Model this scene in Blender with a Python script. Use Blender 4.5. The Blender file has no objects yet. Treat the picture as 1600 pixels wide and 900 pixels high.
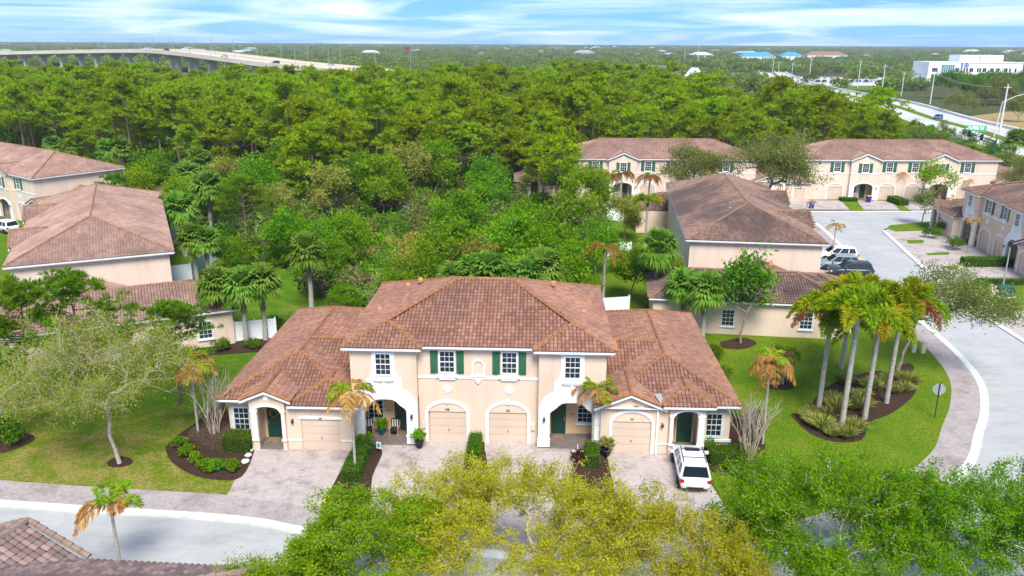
import bpy, bmesh, math, random
import numpy as np
from mathutils import Vector, Matrix

# ------------------------------------------------------------------ camera
SC = bpy.context.scene
COL = SC.collection
R = math.radians
CAM_H, FOC = 24.0, 1250.0
PITCH = math.atan((450 - 67) / FOC)
ROLL = R(0.3)
cd = bpy.data.cameras.new('camera'); cam = bpy.data.objects.new('camera', cd); COL.objects.link(cam)
cd.sensor_width = 36; cd.lens = FOC / 1600 * 36; cd.clip_start = 0.5; cd.clip_end = 40000
cam.matrix_world = Matrix.Translation((0, 0, CAM_H)) @ Matrix.Rotation(math.pi / 2 - PITCH, 4, 'X') @ Matrix.Rotation(ROLL, 4, 'Z')
SC.camera = cam

# ------------------------------------------------------------------ sky, sun, exposure
SUN_EL, SUN_AZ = 52, 172          # degrees; azimuth clockwise from +Y (the view direction)
w = bpy.data.worlds.new('World'); SC.world = w; w.use_nodes = True
nt = w.node_tree; nt.nodes.clear()
def N(t, kind, **kw):
    n = t.nodes.new(kind)
    for k, v in kw.items(): setattr(n, k, v)
    return n
def mth(t, op, a, b=None, clamp=False):
    n = N(t, 'ShaderNodeMath', operation=op, use_clamp=clamp)
    for i, x in enumerate((a, b)):
        if x is None: continue
        if isinstance(x, (int, float)): n.inputs[i].default_value = x
        else: t.links.new(x, n.inputs[i])
    return n.outputs[0]
tc = N(nt, 'ShaderNodeTexCoord'); sep = N(nt, 'ShaderNodeSeparateXYZ'); nt.links.new(tc.outputs['Generated'], sep.inputs[0])
zc = mth(nt, 'MAXIMUM', sep.outputs[2], 0.0)
sky = N(nt, 'ShaderNodeTexSky', sky_type='NISHITA', sun_disc=False)
sky.sun_elevation = R(SUN_EL); sky.sun_rotation = R(SUN_AZ); sky.air_density = 1.0; sky.dust_density = 0.3; sky.ozone_density = 2.5
up = N(nt, 'ShaderNodeCombineXYZ'); nt.links.new(sep.outputs[0], up.inputs[0]); nt.links.new(sep.outputs[1], up.inputs[1])
nt.links.new(mth(nt, 'ADD', mth(nt, 'MULTIPLY', zc, 1.0), 0.22), up.inputs[2]); nt.links.new(up.outputs[0], sky.inputs[0])
# thin streaky cloud layer, mapped on a flat layer overhead
den = mth(nt, 'ADD', zc, 0.06)
px = mth(nt, 'DIVIDE', sep.outputs[0], den); py = mth(nt, 'DIVIDE', sep.outputs[1], den)
cv = N(nt, 'ShaderNodeCombineXYZ'); nt.links.new(mth(nt, 'MULTIPLY', px, 0.34), cv.inputs[0]); nt.links.new(mth(nt, 'MULTIPLY', py, 0.30), cv.inputs[1])
nz = N(nt, 'ShaderNodeTexNoise'); nz.inputs['Scale'].default_value = 1.0; nz.inputs['Detail'].default_value = 7; nz.inputs['Roughness'].default_value = 0.58
nz.inputs['Distortion'].default_value = 1.1
nt.links.new(cv.outputs[0], nz.inputs['Vector'])
rp = N(nt, 'ShaderNodeValToRGB'); rp.color_ramp.elements[0].position = 0.42; rp.color_ramp.elements[1].position = 0.70
rp.color_ramp.elements[0].color = (0, 0, 0, 1); rp.color_ramp.elements[1].color = (1, 1, 1, 1)
nt.links.new(nz.outputs['Fac'], rp.inputs[0])
tint = N(nt, 'ShaderNodeMixRGB', blend_type='MULTIPLY'); tint.inputs[0].default_value = 1; tint.inputs[2].default_value = (0.52, 0.86, 1.05, 1)
nt.links.new(sky.outputs[0], tint.inputs[1])
mixc = N(nt, 'ShaderNodeMixRGB'); nt.links.new(mth(nt, 'ADD', mth(nt, 'MULTIPLY', rp.outputs[0], 0.66), 0.04), mixc.inputs[0])
nt.links.new(tint.outputs[0], mixc.inputs[1]); mixc.inputs[2].default_value = (6.6, 6.9, 7.2, 1)
bg = N(nt, 'ShaderNodeBackground'); bg.inputs[1].default_value = 0.102
wo = N(nt, 'ShaderNodeOutputWorld'); nt.links.new(mixc.outputs[0], bg.inputs[0]); nt.links.new(bg.outputs[0], wo.inputs[0])

sl = bpy.data.lights.new('sun', 'SUN'); sun = bpy.data.objects.new('sun', sl); COL.objects.link(sun)
sl.energy = 2.6; sl.angle = R(24); sl.color = (1.0, 0.95, 0.86)
sd = Vector((math.sin(R(SUN_AZ)) * math.cos(R(SUN_EL)), math.cos(R(SUN_AZ)) * math.cos(R(SUN_EL)), math.sin(R(SUN_EL))))
sun.rotation_euler = sd.to_track_quat('Z', 'Y').to_euler(); sun.location = (0, 0, 60)

vs = SC.view_settings; SC.display_settings.display_device = 'sRGB'
vs.view_transform = 'Standard'; vs.look = 'None'; vs.gamma = 1; vs.use_curve_mapping = False
vs.exposure = 1.22
SC.render.engine = 'CYCLES'
cy = SC.cycles; cy.use_denoising = True; cy.max_bounces = 5; cy.diffuse_bounces = 3; cy.glossy_bounces = 2
cy.transmission_bounces = 3; cy.transparent_max_bounces = 6; cy.volume_bounces = 0; cy.use_adaptive_sampling = True; cy.adaptive_threshold = 0.02
cy.caustics_reflective = False; cy.caustics_refractive = False

# ------------------------------------------------------------------ helpers
def G(u, v, z=0.0):
    """surveyed ground position of a photograph point at height z"""
    a, b = u - 800, v - 450
    a, b = a * math.cos(ROLL) + b * math.sin(ROLL), -a * math.sin(ROLL) + b * math.cos(ROLL)
    x, y = a / FOC, -b / FOC
    d = (x, math.cos(PITCH) + math.sin(PITCH) * y, -math.sin(PITCH) + math.cos(PITCH) * y)
    t = (z - CAM_H) / d[2]
    return (d[0] * t, d[1] * t)

def AT(u, v, Y):
    """x and height of a photograph point on the upright plane at distance Y"""
    a, b2 = u - 800, v - 450; a, b2 = a*math.cos(ROLL) + b2*math.sin(ROLL), -a*math.sin(ROLL) + b2*math.cos(ROLL)
    x, y = a/FOC, -b2/FOC; d = (x, math.cos(PITCH)+math.sin(PITCH)*y, -math.sin(PITCH)+math.cos(PITCH)*y); t_ = Y/d[1]
    return d[0]*t_, CAM_H + d[2]*t_

class MB:
    """collects simple shapes into one mesh"""
    def __init__(s): s.v = []; s.f = []
    def add(s, vs, fs):
        o = len(s.v); s.v += [tuple(p) for p in vs]; s.f += [tuple(i + o for i in f) for f in fs]; return s
    def box(s, x0, x1, y0, y1, z0, z1):
        return s.add([(x0,y0,z0),(x1,y0,z0),(x1,y1,z0),(x0,y1,z0),(x0,y0,z1),(x1,y0,z1),(x1,y1,z1),(x0,y1,z1)],
                     [(0,3,2,1),(4,5,6,7),(0,1,5,4),(1,2,6,5),(2,3,7,6),(3,0,4,7)])
    def prism(s, poly, y0, y1):
        """polygon of (x,z) extruded in y"""
        n = len(poly); a = sum(poly[i][0]*poly[(i+1)%n][1]-poly[(i+1)%n][0]*poly[i][1] for i in range(n))
        if a < 0: poly = poly[::-1]
        vs = [(x,y0,z) for x,z in poly] + [(x,y1,z) for x,z in poly]
        fs = [tuple(range(n)), tuple(range(2*n-1, n-1, -1))] + [(i, i+n, (i+1)%n+n, (i+1)%n) for i in range(n)]
        return s.add(vs, fs)
    def slab(s, poly, z0, z1):
        """polygon of (x,y) extruded in z"""
        n = len(poly); a = sum(poly[i][0]*poly[(i+1)%n][1]-poly[(i+1)%n][0]*poly[i][1] for i in range(n))
        if a < 0: poly = poly[::-1]
        vs = [(x,y,z0) for x,y in poly] + [(x,y,z1) for x,y in poly]
        fs = [tuple(range(n-1,-1,-1)), tuple(range(n, 2*n))] + [(i, (i+1)%n, (i+1)%n+n, i+n) for i in range(n)]
        return s.add(vs, fs)
    def sheet(s, poly, z):
        n = len(poly); a = sum(poly[i][0]*poly[(i+1)%n][1]-poly[(i+1)%n][0]*poly[i][1] for i in range(n))
        if a < 0: poly = poly[::-1]
        return s.add([(x,y,z) for x,y in poly], [tuple(range(n))])
    def band(s, A, B, z0, z1=None):
        """strip between two polylines; with z1 a raised kerb"""
        n = len(A); z = z0 if z1 is None else z1
        vs = [(x,y,z) for x,y in A] + [(x,y,z) for x,y in B]
        fs = [(i, i+1, n+i+1, n+i) for i in range(n-1)]
        if z1 is not None:
            vs += [(x,y,z0) for x,y in A] + [(x,y,z0) for x,y in B]
            fs += [(2*n+i, 2*n+i+1, i+1, i) for i in range(n-1)] + [(n+i, n+i+1, 3*n+i+1, 3*n+i) for i in range(n-1)]
        return s.add(vs, fs)
    def tube(s, pts, rad, n=6, cap=True):
        pts = [Vector(p) for p in pts]; m = len(pts)
        if isinstance(rad, (int, float)): rad = [rad]*m
        vs = []; fs = []
        for i, p in enumerate(pts):
            t = (pts[min(i+1,m-1)] - pts[max(i-1,0)]).normalized()
            a = Vector((1,0,0)) if abs(t.x) < .8 else Vector((0,1,0))
            u = t.cross(a).normalized(); v = t.cross(u)
            for k in range(n):
                q = 2*math.pi*k/n; vs.append(p + (u*math.cos(q) + v*math.sin(q))*rad[i])
        for i in range(m-1):
            for k in range(n): fs.append((i*n+k, i*n+(k+1)%n, (i+1)*n+(k+1)%n, (i+1)*n+k))
        if cap: fs += [tuple(range(n-1,-1,-1)), tuple((m-1)*n+k for k in range(n))]
        return s.add(vs, fs)
    def lathe(s, prof, n=12, c=(0,0,0)):
        vs = []; fs = []; m = len(prof)
        for r, z in prof:
            for k in range(n):
                q = 2*math.pi*k/n; vs.append((c[0]+r*math.cos(q), c[1]+r*math.sin(q), c[2]+z))
        for i in range(m-1):
            for k in range(n): fs.append((i*n+k, i*n+(k+1)%n, (i+1)*n+(k+1)%n, (i+1)*n+k))
        fs += [tuple(range(n-1,-1,-1)), tuple((m-1)*n+k for k in range(n))]
        return s.add(vs, fs)
    def mesh(s, name, M=None):
        me = bpy.data.meshes.new(name)
        V = s.v if M is None else [tuple(M @ Vector(p)) for p in s.v]
        me.from_pydata(V, [], s.f); me.update(); return me
    def build(s, name, mat, parent=None, M=None, smooth=False):
        me = s.mesh(name, M)
        for m in (mat if isinstance(mat, (list, tuple)) else [mat]): me.materials.append(m)
        if smooth: me.polygons.foreach_set('use_smooth', [True]*len(me.polygons))
        return link(name, me, parent)

def link(name, data, parent=None, loc=None, rz=None):
    o = bpy.data.objects.new(name, data); COL.objects.link(o)
    if parent is not None: o.parent = parent
    if loc is not None: o.location = loc
    if rz is not None: o.rotation_euler = (0, 0, rz)
    return o
def tag(o, label=None, cat=None, group=None, kind=None):
    if label: o['label'] = label
    if cat: o['category'] = cat
    if group: o['group'] = group
    if kind: o['kind'] = kind
    return o
def empty(name, loc=(0,0,0), rz=0.0, label=None, cat=None, group=None):
    o = link(name, None, None, loc, rz); o.empty_display_size = .2
    return tag(o, label, cat, group)
def copy_tree(o, parent=None, loc=None, rz=None, sc=None, label=None, group=None):
    c = o.copy(); COL.objects.link(c); c.parent = parent
    if loc is not None: c.location = loc
    if rz is not None: c.rotation_euler = (0, 0, rz)
    if sc is not None: c.scale = (sc, sc, sc) if isinstance(sc, (int, float)) else sc
    if label: c['label'] = label
    if group: c['group'] = group
    for ch in o.children: copy_tree(ch, c)
    return c
def npmesh(name, V, Q, rnd=None, mats=(), mi=None, smooth=False):
    """fast mesh from numpy: V (n,3), Q (m,4) quads or (m,3) triangles, one random value per face"""
    me = bpy.data.meshes.new(name); k = Q.shape[1]; m = len(Q)
    me.vertices.add(len(V)); me.vertices.foreach_set('co', np.ascontiguousarray(V, dtype=np.float32).ravel())
    me.loops.add(m*k); me.loops.foreach_set('vertex_index', np.ascontiguousarray(Q, dtype=np.int32).ravel())
    me.polygons.add(m); me.polygons.foreach_set('loop_start', np.arange(0, m*k, k, dtype=np.int32))
    for mt in mats: me.materials.append(mt)
    if mi is not None: me.polygons.foreach_set('material_index', np.asarray(mi, dtype=np.int32))
    me.polygons.foreach_set('use_smooth', np.full(m, smooth))
    if rnd is not None:
        a = me.attributes.new('rnd', 'FLOAT', 'FACE'); a.data.foreach_set('value', np.asarray(rnd, dtype=np.float32))
    me.update(calc_edges=True); return me

# ------------------------------------------------------------------ materials
def newmat(name):
    m = bpy.data.materials.new(name); m.use_nodes = True
    t = m.node_tree; b = t.nodes['Principled BSDF']; return m, t, b
def ramp(t, fac, stops):
    r = N(t, 'ShaderNodeValToRGB'); e = r.color_ramp.elements
    while len(e) < len(stops): e.new(0.5)
    for i, (p, c) in enumerate(stops): e[i].position = p; e[i].color = (*c, 1)
    t.links.new(fac, r.inputs[0]); return r.outputs[0]
def noise(t, scale, detail=4, rough=0.55, coord='Object', stretch=None):
    c = N(t, 'ShaderNodeTexCoord'); n = N(t, 'ShaderNodeTexNoise')
    n.inputs['Scale'].default_value = scale; n.inputs['Detail'].default_value = detail; n.inputs['Roughness'].default_value = rough
    if stretch:
        mp = N(t, 'ShaderNodeMapping'); mp.inputs['Scale'].default_value = stretch
        t.links.new(c.outputs[coord], mp.inputs[0]); t.links.new(mp.outputs[0], n.inputs[0])
    else: t.links.new(c.outputs[coord], n.inputs[0])
    return n.outputs['Fac']
def bump(t, b, h, dist=0.02, strength=0.6):
    bp = N(t, 'ShaderNodeBump'); bp.inputs['Strength'].default_value = strength; bp.inputs['Distance'].default_value = dist
    t.links.new(h, bp.inputs['Height']); t.links.new(bp.outputs[0], b.inputs['Normal'])
def simple(name, col, rough=0.7, var=0.12, scale=3.0, metal=0.0, spec=0.5, bmp=0.0, fine=None):
    """painted or plain surface with a little uneven tone"""
    m, t, b = newmat(name)
    lo = tuple(c*(1-var) for c in col); hi = tuple(min(1, c*(1+var)) for c in col)
    f = noise(t, scale, 5)
    t.links.new(ramp(t, f, [(0.3, lo), (0.7, hi)]), b.inputs['Base Color'])
    b.inputs['Roughness'].default_value = rough; b.inputs['Metallic'].default_value = metal; b.inputs['Specular IOR Level'].default_value = spec
    if bmp: bump(t, b, noise(t, fine or scale*12, 3), bmp)
    return m

M_ = {}
M_['wall'] = simple('stucco_cream', (0.72, 0.55, 0.405), 0.9, 0.05, 0.6, spec=0.2, bmp=0.01, fine=60)
def stucco(name, col):
    m, t, b = newmat(name); f = noise(t, 1.2, 6, 0.6, 'Object', (1, 1, 0.12)); g = noise(t, 0.35, 5)
    mx = N(t, 'ShaderNodeMixRGB', blend_type='MULTIPLY'); mx.inputs[0].default_value = 1
    t.links.new(ramp(t, g, [(0.3, tuple(c*0.94 for c in col)), (0.7, tuple(min(1, c*1.05) for c in col))]), mx.inputs[1])
    t.links.new(ramp(t, f, [(0.30, (0.88, 0.86, 0.84)), (0.5, (1, 1, 1))]), mx.inputs[2]); t.links.new(mx.outputs[0], b.inputs['Base Color'])
    b.inputs['Roughness'].default_value = 0.92; b.inputs['Specular IOR Level'].default_value = 0.2; bump(t, b, noise(t, 60, 3), 0.01); return m
M_['wall'] = stucco('stucco_cream', (0.68, 0.525, 0.41)); M_['wall2'] = stucco('stucco_pale', (0.69, 0.545, 0.44))
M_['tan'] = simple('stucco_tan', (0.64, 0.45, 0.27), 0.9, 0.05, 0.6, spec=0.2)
M_['white'] = simple('white_trim_paint', (0.74, 0.745, 0.75), 0.6, 0.05, 1.5)
M_['vinyl'] = simple('white_vinyl', (0.80, 0.82, 0.84), 0.45, 0.03, 1.0)
M_['garage'] = simple('garage_door_paint', (0.60, 0.465, 0.365), 0.6, 0.05, 0.8)
M_['green'] = simple('dark_green_paint', (0.006, 0.05, 0.035), 0.45, 0.15, 2)
M_['shutter'] = simple('shutter_green', (0.02, 0.115, 0.055), 0.6, 0.2, 3)
M_['iron'] = simple('black_iron', (0.015, 0.015, 0.018), 0.5, 0.2)
M_['gray'] = simple('grey_metal', (0.30, 0.31, 0.32), 0.5, 0.1, 2)
M_['lintrim'] = simple('pale_blue_grey_trim', (0.55, 0.62, 0.66), 0.6, 0.05)
M_['brass'] = simple('brass', (0.5, 0.38, 0.15), 0.35, 0.1, metal=0.8)
M_['num'] = simple('number_paint', (0.03, 0.025, 0.02), 0.6, 0.1)
m, t, b = newmat('window_glass'); b.inputs['Base Color'].default_value = (0.018, 0.026, 0.035, 1); b.inputs['Roughness'].default_value = 0.06
b.inputs['Specular IOR Level'].default_value = 0.6; M_['glass'] = m

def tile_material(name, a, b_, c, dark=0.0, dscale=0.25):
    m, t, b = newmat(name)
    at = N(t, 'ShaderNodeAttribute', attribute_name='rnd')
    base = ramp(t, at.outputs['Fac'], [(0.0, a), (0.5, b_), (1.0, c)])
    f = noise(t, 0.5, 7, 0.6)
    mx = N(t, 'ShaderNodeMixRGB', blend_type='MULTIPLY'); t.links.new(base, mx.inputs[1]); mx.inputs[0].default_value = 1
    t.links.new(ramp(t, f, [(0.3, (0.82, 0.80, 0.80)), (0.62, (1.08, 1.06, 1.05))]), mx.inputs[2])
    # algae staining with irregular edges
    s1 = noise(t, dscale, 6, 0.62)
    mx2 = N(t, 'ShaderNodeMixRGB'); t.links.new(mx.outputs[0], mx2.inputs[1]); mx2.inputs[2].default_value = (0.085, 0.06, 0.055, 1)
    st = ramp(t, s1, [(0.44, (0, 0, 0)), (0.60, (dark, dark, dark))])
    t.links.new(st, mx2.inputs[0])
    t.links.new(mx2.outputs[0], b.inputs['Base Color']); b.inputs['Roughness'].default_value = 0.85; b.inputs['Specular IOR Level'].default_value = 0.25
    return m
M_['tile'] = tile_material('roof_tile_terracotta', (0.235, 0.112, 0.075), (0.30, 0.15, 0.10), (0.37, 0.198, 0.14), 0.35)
M_['tile_dark'] = tile_material('roof_tile_stained', (0.165, 0.10, 0.075), (0.22, 0.135, 0.105), (0.29, 0.19, 0.155), 0.95, 0.13)
M_['tile_pink'] = tile_material('roof_tile_pink', (0.29, 0.175, 0.135), (0.34, 0.212, 0.165), (0.395, 0.26, 0.21), 0.35, 0.2)
M_['tile_grey'] = tile_material('roof_tile_weathered', (0.16, 0.115, 0.105), (0.23, 0.16, 0.145), (0.35, 0.25, 0.22), 0.6, 0.5)
M_['cap'] = simple('ridge_cap_mortar', (0.30, 0.135, 0.062), 0.9, 0.3, 2.5, spec=0.2)
M_['cap2'] = simple('ridge_cap_weathered', (0.28, 0.155, 0.09), 0.9, 0.25, 2.0, spec=0.2)
M_['cap3'] = simple('ridge_cap_grey', (0.26, 0.18, 0.14), 0.9, 0.25, 2.0, spec=0.2)
M_['vent'] = simple('vent_terracotta', (0.55, 0.23, 0.10), 0.8, 0.1)

def lawn_material(name, c1, c2, c3, scale=0.35):
    m, t, b = newmat(name)
    f = noise(t, scale, 6, 0.62, 'Object'); g = noise(t, 6.0, 6, 0.75, 'Object'); h = noise(t, 1.6, 5, 0.7, 'Object')
    base = ramp(t, mth(t, 'ADD', mth(t, 'MULTIPLY', f, 0.6), mth(t, 'MULTIPLY', h, 0.4)), [(0.36, c1), (0.5, c2), (0.64, c3)])
    mx = N(t, 'ShaderNodeMixRGB', blend_type='MULTIPLY'); mx.inputs[0].default_value = 1; t.links.new(base, mx.inputs[1])
    t.links.new(ramp(t, g, [(0.36, (0.45, 0.52, 0.42)), (0.62, (1.38, 1.3, 1.25))]), mx.inputs[2])
    t.links.new(mx.outputs[0], b.inputs['Base Color']); b.inputs['Roughness'].default_value = 0.95; b.inputs['Specular IOR Level'].default_value = 0.1
    bump(t, b, g, 0.08, 0.8); return m
M_['lawn'] = lawn_material('lawn_grass', (0.075, 0.15, 0.006), (0.115, 0.19, 0.008), (0.175, 0.21, 0.018))
M_['lawn_dry'] = lawn_material('lawn_grass_dry', (0.085, 0.155, 0.008), (0.19, 0.22, 0.02), (0.32, 0.27, 0.07), 0.45)
M_['earth'] = lawn_material('forest_floor', (0.035, 0.055, 0.014), (0.075, 0.085, 0.028), (0.12, 0.10, 0.05), 0.12)
M_['field'] = lawn_material('dry_field', (0.30, 0.22, 0.10), (0.36, 0.26, 0.13), (0.26, 0.22, 0.09), 0.05)
M_['mulch'] = simple('mulch', (0.055, 0.032, 0.022), 1.0, 0.5, 9, spec=0.1, bmp=0.06, fine=22)
M_['concrete'] = simple('kerb_concrete', (0.60, 0.595, 0.58), 0.9, 0.16, 1.2, spec=0.2, bmp=0.005)
m, t, b = newmat('asphalt')
f = noise(t, 0.25, 6, 0.6); g = noise(t, 40, 2)
mx = N(t, 'ShaderNodeMixRGB', blend_type='MULTIPLY'); mx.inputs[0].default_value = 1
t.links.new(ramp(t, f, [(0.3, (0.36, 0.355, 0.345)), (0.7, (0.435, 0.428, 0.415))]), mx.inputs[1]); t.links.new(ramp(t, g, [(0.3, (0.9, 0.9, 0.9)), (0.7, (1.06, 1.06, 1.06))]), mx.inputs[2])
wv = noise(t, 0.9, 9, 0.75, 'Object', (0.3, 1.0, 1.0)); vo = N(t, 'ShaderNodeTexVoronoi', feature='DISTANCE_TO_EDGE'); vo.inputs['Scale'].default_value = 0.16; co = N(t, 'ShaderNodeTexCoord')
dw = N(t, 'ShaderNodeVectorMath', operation='ADD'); ns = N(t, 'ShaderNodeTexNoise'); ns.inputs['Scale'].default_value = 0.8; t.links.new(co.outputs['Object'], ns.inputs[0]); t.links.new(co.outputs['Object'], dw.inputs[0]); t.links.new(ns.outputs['Color'], dw.inputs[1]); t.links.new(dw.outputs[0], vo.inputs['Vector'])
m2 = N(t, 'ShaderNodeMixRGB', blend_type='MULTIPLY'); m2.inputs[0].default_value = 1; t.links.new(mx.outputs[0], m2.inputs[1]); t.links.new(ramp(t, wv, [(0.34, (0.84, 0.84, 0.85)), (0.52, (1.02, 1.02, 1.02))]), m2.inputs[2])
m3 = N(t, 'ShaderNodeMixRGB', blend_type='MULTIPLY'); m3.inputs[0].default_value = 1; t.links.new(m2.outputs[0], m3.inputs[1]); t.links.new(ramp(t, vo.outputs['Distance'], [(0.0, (0.88, 0.88, 0.89)), (0.008, (1, 1, 1))]), m3.inputs[2])
t.links.new(m3.outputs[0], b.inputs['Base Color']); b.inputs['Roughness'].default_value = 0.9; M_['asphalt'] = m
def paver_material(name, c1, c2, mortar, stain, rot=0.0, sc=1.0):
    m, t, b = newmat(name)
    c = N(t, 'ShaderNodeTexCoord'); mp = N(t, 'ShaderNodeMapping'); mp.inputs['Rotation'].default_value = (0, 0, rot)
    t.links.new(c.outputs['Object'], mp.inputs[0])
    br = N(t, 'ShaderNodeTexBrick'); br.inputs['Scale'].default_value = sc; br.inputs['Brick Width'].default_value = 0.24; br.inputs['Row Height'].default_value = 0.16
    br.inputs['Mortar Size'].default_value = 0.009; br.inputs['Color1'].default_value = (*c1, 1); br.inputs['Color2'].default_value = (*c2, 1); br.inputs['Mortar'].default_value = (*mortar, 1)
    t.links.new(mp.outputs[0], br.inputs[0])
    s1 = noise(t, 0.55, 8, 0.72)
    mx = N(t, 'ShaderNodeMixRGB', blend_type='MULTIPLY'); mx.inputs[0].default_value = 1; t.links.new(br.outputs['Color'], mx.inputs[1])
    t.links.new(ramp(t, s1, [(0.34, stain), (0.50, (1, 1, 1)), (0.8, (1.08, 1.06, 1.05))]), mx.inputs[2])
    t.links.new(mx.outputs[0], b.inputs['Base Color']); b.inputs['Roughness'].default_value = 0.92; b.inputs['Specular IOR Level'].default_value = 0.2
    inv = mth(t, 'SUBTRACT', 1.0, br.outputs['Fac']); bump(t, b, inv, 0.01, 0.5); return m
M_['paver'] = paver_material('paver_driveway', (0.50, 0.43, 0.395), (0.42, 0.355, 0.33), (0.31, 0.275, 0.26), (0.55, 0.53, 0.53))
M_['paver_walk'] = paver_material('paver_walk', (0.43, 0.37, 0.345), (0.35, 0.30, 0.285), (0.25, 0.225, 0.21), (0.68, 0.66, 0.66), 0.6)
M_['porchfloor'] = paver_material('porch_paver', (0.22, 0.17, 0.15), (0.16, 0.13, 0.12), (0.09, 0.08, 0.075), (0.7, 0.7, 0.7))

def leaf_material(name, stops, trans=0.35, objvar=0.22, hv=0.03):
    """foliage: tone by leaf, shifted a little from plant to plant"""
    m = bpy.data.materials.new(name); m.use_nodes = True; t = m.node_tree; t.nodes.clear()
    at = N(t, 'ShaderNodeAttribute', attribute_name='rnd')
    oi = N(t, 'ShaderNodeObjectInfo')
    col = ramp(t, at.outputs['Fac'], stops)
    hs = N(t, 'ShaderNodeHueSaturation'); t.links.new(col, hs.inputs['Color'])
    t.links.new(mth(t, 'ADD', mth(t, 'MULTIPLY', oi.outputs['Random'], hv), 0.5-hv/2), hs.inputs['Hue'])
    t.links.new(mth(t, 'ADD', mth(t, 'MULTIPLY', oi.outputs['Random'], objvar*2), 1-objvar), hs.inputs['Value'])
    d = N(t, 'ShaderNodeBsdfDiffuse'); tr = N(t, 'ShaderNodeBsdfTranslucent'); ms = N(t, 'ShaderNodeMixShader'); ms.inputs[0].default_value = trans
    t.links.new(hs.outputs[0], d.inputs[0]); t.links.new(hs.outputs[0], tr.inputs[0])
    t.links.new(d.outputs[0], ms.inputs[1]); t.links.new(tr.outputs[0], ms.inputs[2])
    o = N(t, 'ShaderNodeOutputMaterial'); t.links.new(ms.outputs[0], o.inputs[0]); return m
M_['pine'] = leaf_material('pine_needles', [(0, (0.12, 0.20, 0.004)), (0.5, (0.27, 0.38, 0.007)), (1, (0.44, 0.53, 0.015))], 0.45, 0.22, 0.03)
M_['pine_near'] = leaf_material('pine_needles_bright', [(0, (0.05, 0.135, 0.008)), (0.5, (0.14, 0.28, 0.010)), (1, (0.26, 0.39, 0.018))], 0.45, objvar=0.08)
M_['bright'] = leaf_material('bright_leaves', [(0, (0.075, 0.20, 0.006)), (0.6, (0.17, 0.34, 0.010)), (1, (0.31, 0.46, 0.02))], 0.45, objvar=0.15)
M_['dark'] = leaf_material('dark_leaves', [(0, (0.05, 0.13, 0.006)), (0.6, (0.115, 0.24, 0.014)), (1, (0.23, 0.34, 0.03))], 0.4)
M_['leafR'] = leaf_material('rich_green_leaves', [(0, (0.065, 0.195, 0.004)), (0.55, (0.17, 0.37, 0.008)), (1, (0.36, 0.50, 0.02))], 0.5, objvar=0.08)
M_['leafL'] = leaf_material('fresh_green_leaves', [(0, (0.12, 0.25, 0.006)), (0.55, (0.25, 0.41, 0.012)), (1, (0.40, 0.47, 0.03))], 0.5, objvar=0.05)
M_['leafY'] = leaf_material('yellow_green_leaves', [(0, (0.24, 0.265, 0.006)), (0.5, (0.47, 0.45, 0.016)), (1, (0.66, 0.58, 0.07))], 0.5, objvar=0.05, hv=0.008)
M_['oak'] = leaf_material('oak_olive_leaves', [(0, (0.11, 0.14, 0.03)), (0.5, (0.20, 0.24, 0.05)), (1, (0.34, 0.33, 0.09))], 0.4, objvar=0.08)
M_['oakS'] = leaf_material('sparse_oak_leaves', [(0, (0.17, 0.20, 0.03)), (0.5, (0.30, 0.33, 0.05)), (1, (0.50, 0.43, 0.10))], 0.4, objvar=0.05)
M_['gold'] = leaf_material('new_gold_leaves', [(0, (0.30, 0.21, 0.02)), (0.5, (0.46, 0.33, 0.04)), (1, (0.58, 0.44, 0.09))], 0.4)
M_['sabal'] = leaf_material('cabbage_palm_fans', [(0, (0.075, 0.18, 0.015)), (0.5, (0.17, 0.31, 0.03)), (1, (0.32, 0.42, 0.09))], 0.4, objvar=0.15)
M_['foxtail'] = leaf_material('foxtail_fronds', [(0, (0.16, 0.27, 0.006)), (0.5, (0.32, 0.40, 0.012)), (0.8, (0.52, 0.43, 0.02)), (1, (0.55, 0.28, 0.04))], objvar=0.1)
M_['frondg'] = leaf_material('palm_fronds_green', [(0, (0.15, 0.28, 0.01)), (1, (0.34, 0.45, 0.025))], objvar=0.1)
M_['frondb'] = leaf_material('palm_fronds_dry', [(0, (0.36, 0.17, 0.04)), (0.6, (0.55, 0.29, 0.08)), (1, (0.62, 0.42, 0.17))], objvar=0.12)
M_['frondr'] = leaf_material('palm_fronds_rust', [(0, (0.18, 0.09, 0.03)), (0.5, (0.38, 0.17, 0.05)), (1, (0.34, 0.30, 0.04))], objvar=0.12)
M_['hedge'] = leaf_material('hedge_leaves', [(0, (0.05, 0.13, 0.008)), (1, (0.15, 0.27, 0.02))], objvar=0.12)
M_['grassy'] = leaf_material('ornamental_grass', [(0, (0.16, 0.24, 0.03)), (0.5, (0.27, 0.30, 0.05)), (1, (0.52, 0.42, 0.18))], objvar=0.2)
M_['purple'] = leaf_material('purple_leaves', [(0, (0.06, 0.02, 0.02)), (1, (0.16, 0.06, 0.05))])
M_['brownhedge'] = leaf_material('leafless_hedge_twigs', [(0, (0.09, 0.06, 0.045)), (1, (0.20, 0.14, 0.10))], 0.05, 0.05)
M_['greyscrub'] = leaf_material('grey_scrub', [(0, (0.12, 0.15, 0.09)), (1, (0.27, 0.28, 0.20))])
M_['farleaf'] = leaf_material('distant_woodland', [(0, (0.10, 0.15, 0.022)), (0.5, (0.17, 0.235, 0.032)), (1, (0.27, 0.31, 0.06))], 0.35, 0.3)
M_['pinebark'] = simple('pine_bark', (0.17, 0.115, 0.085), 0.95, 0.35, 3, spec=0.1)
M_['bark'] = simple('grey_bark', (0.25, 0.205, 0.165), 0.95, 0.3, 4, spec=0.1)
M_['palebark'] = simple('pale_bark', (0.42, 0.36, 0.30), 0.9, 0.25, 4, spec=0.1)
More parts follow.
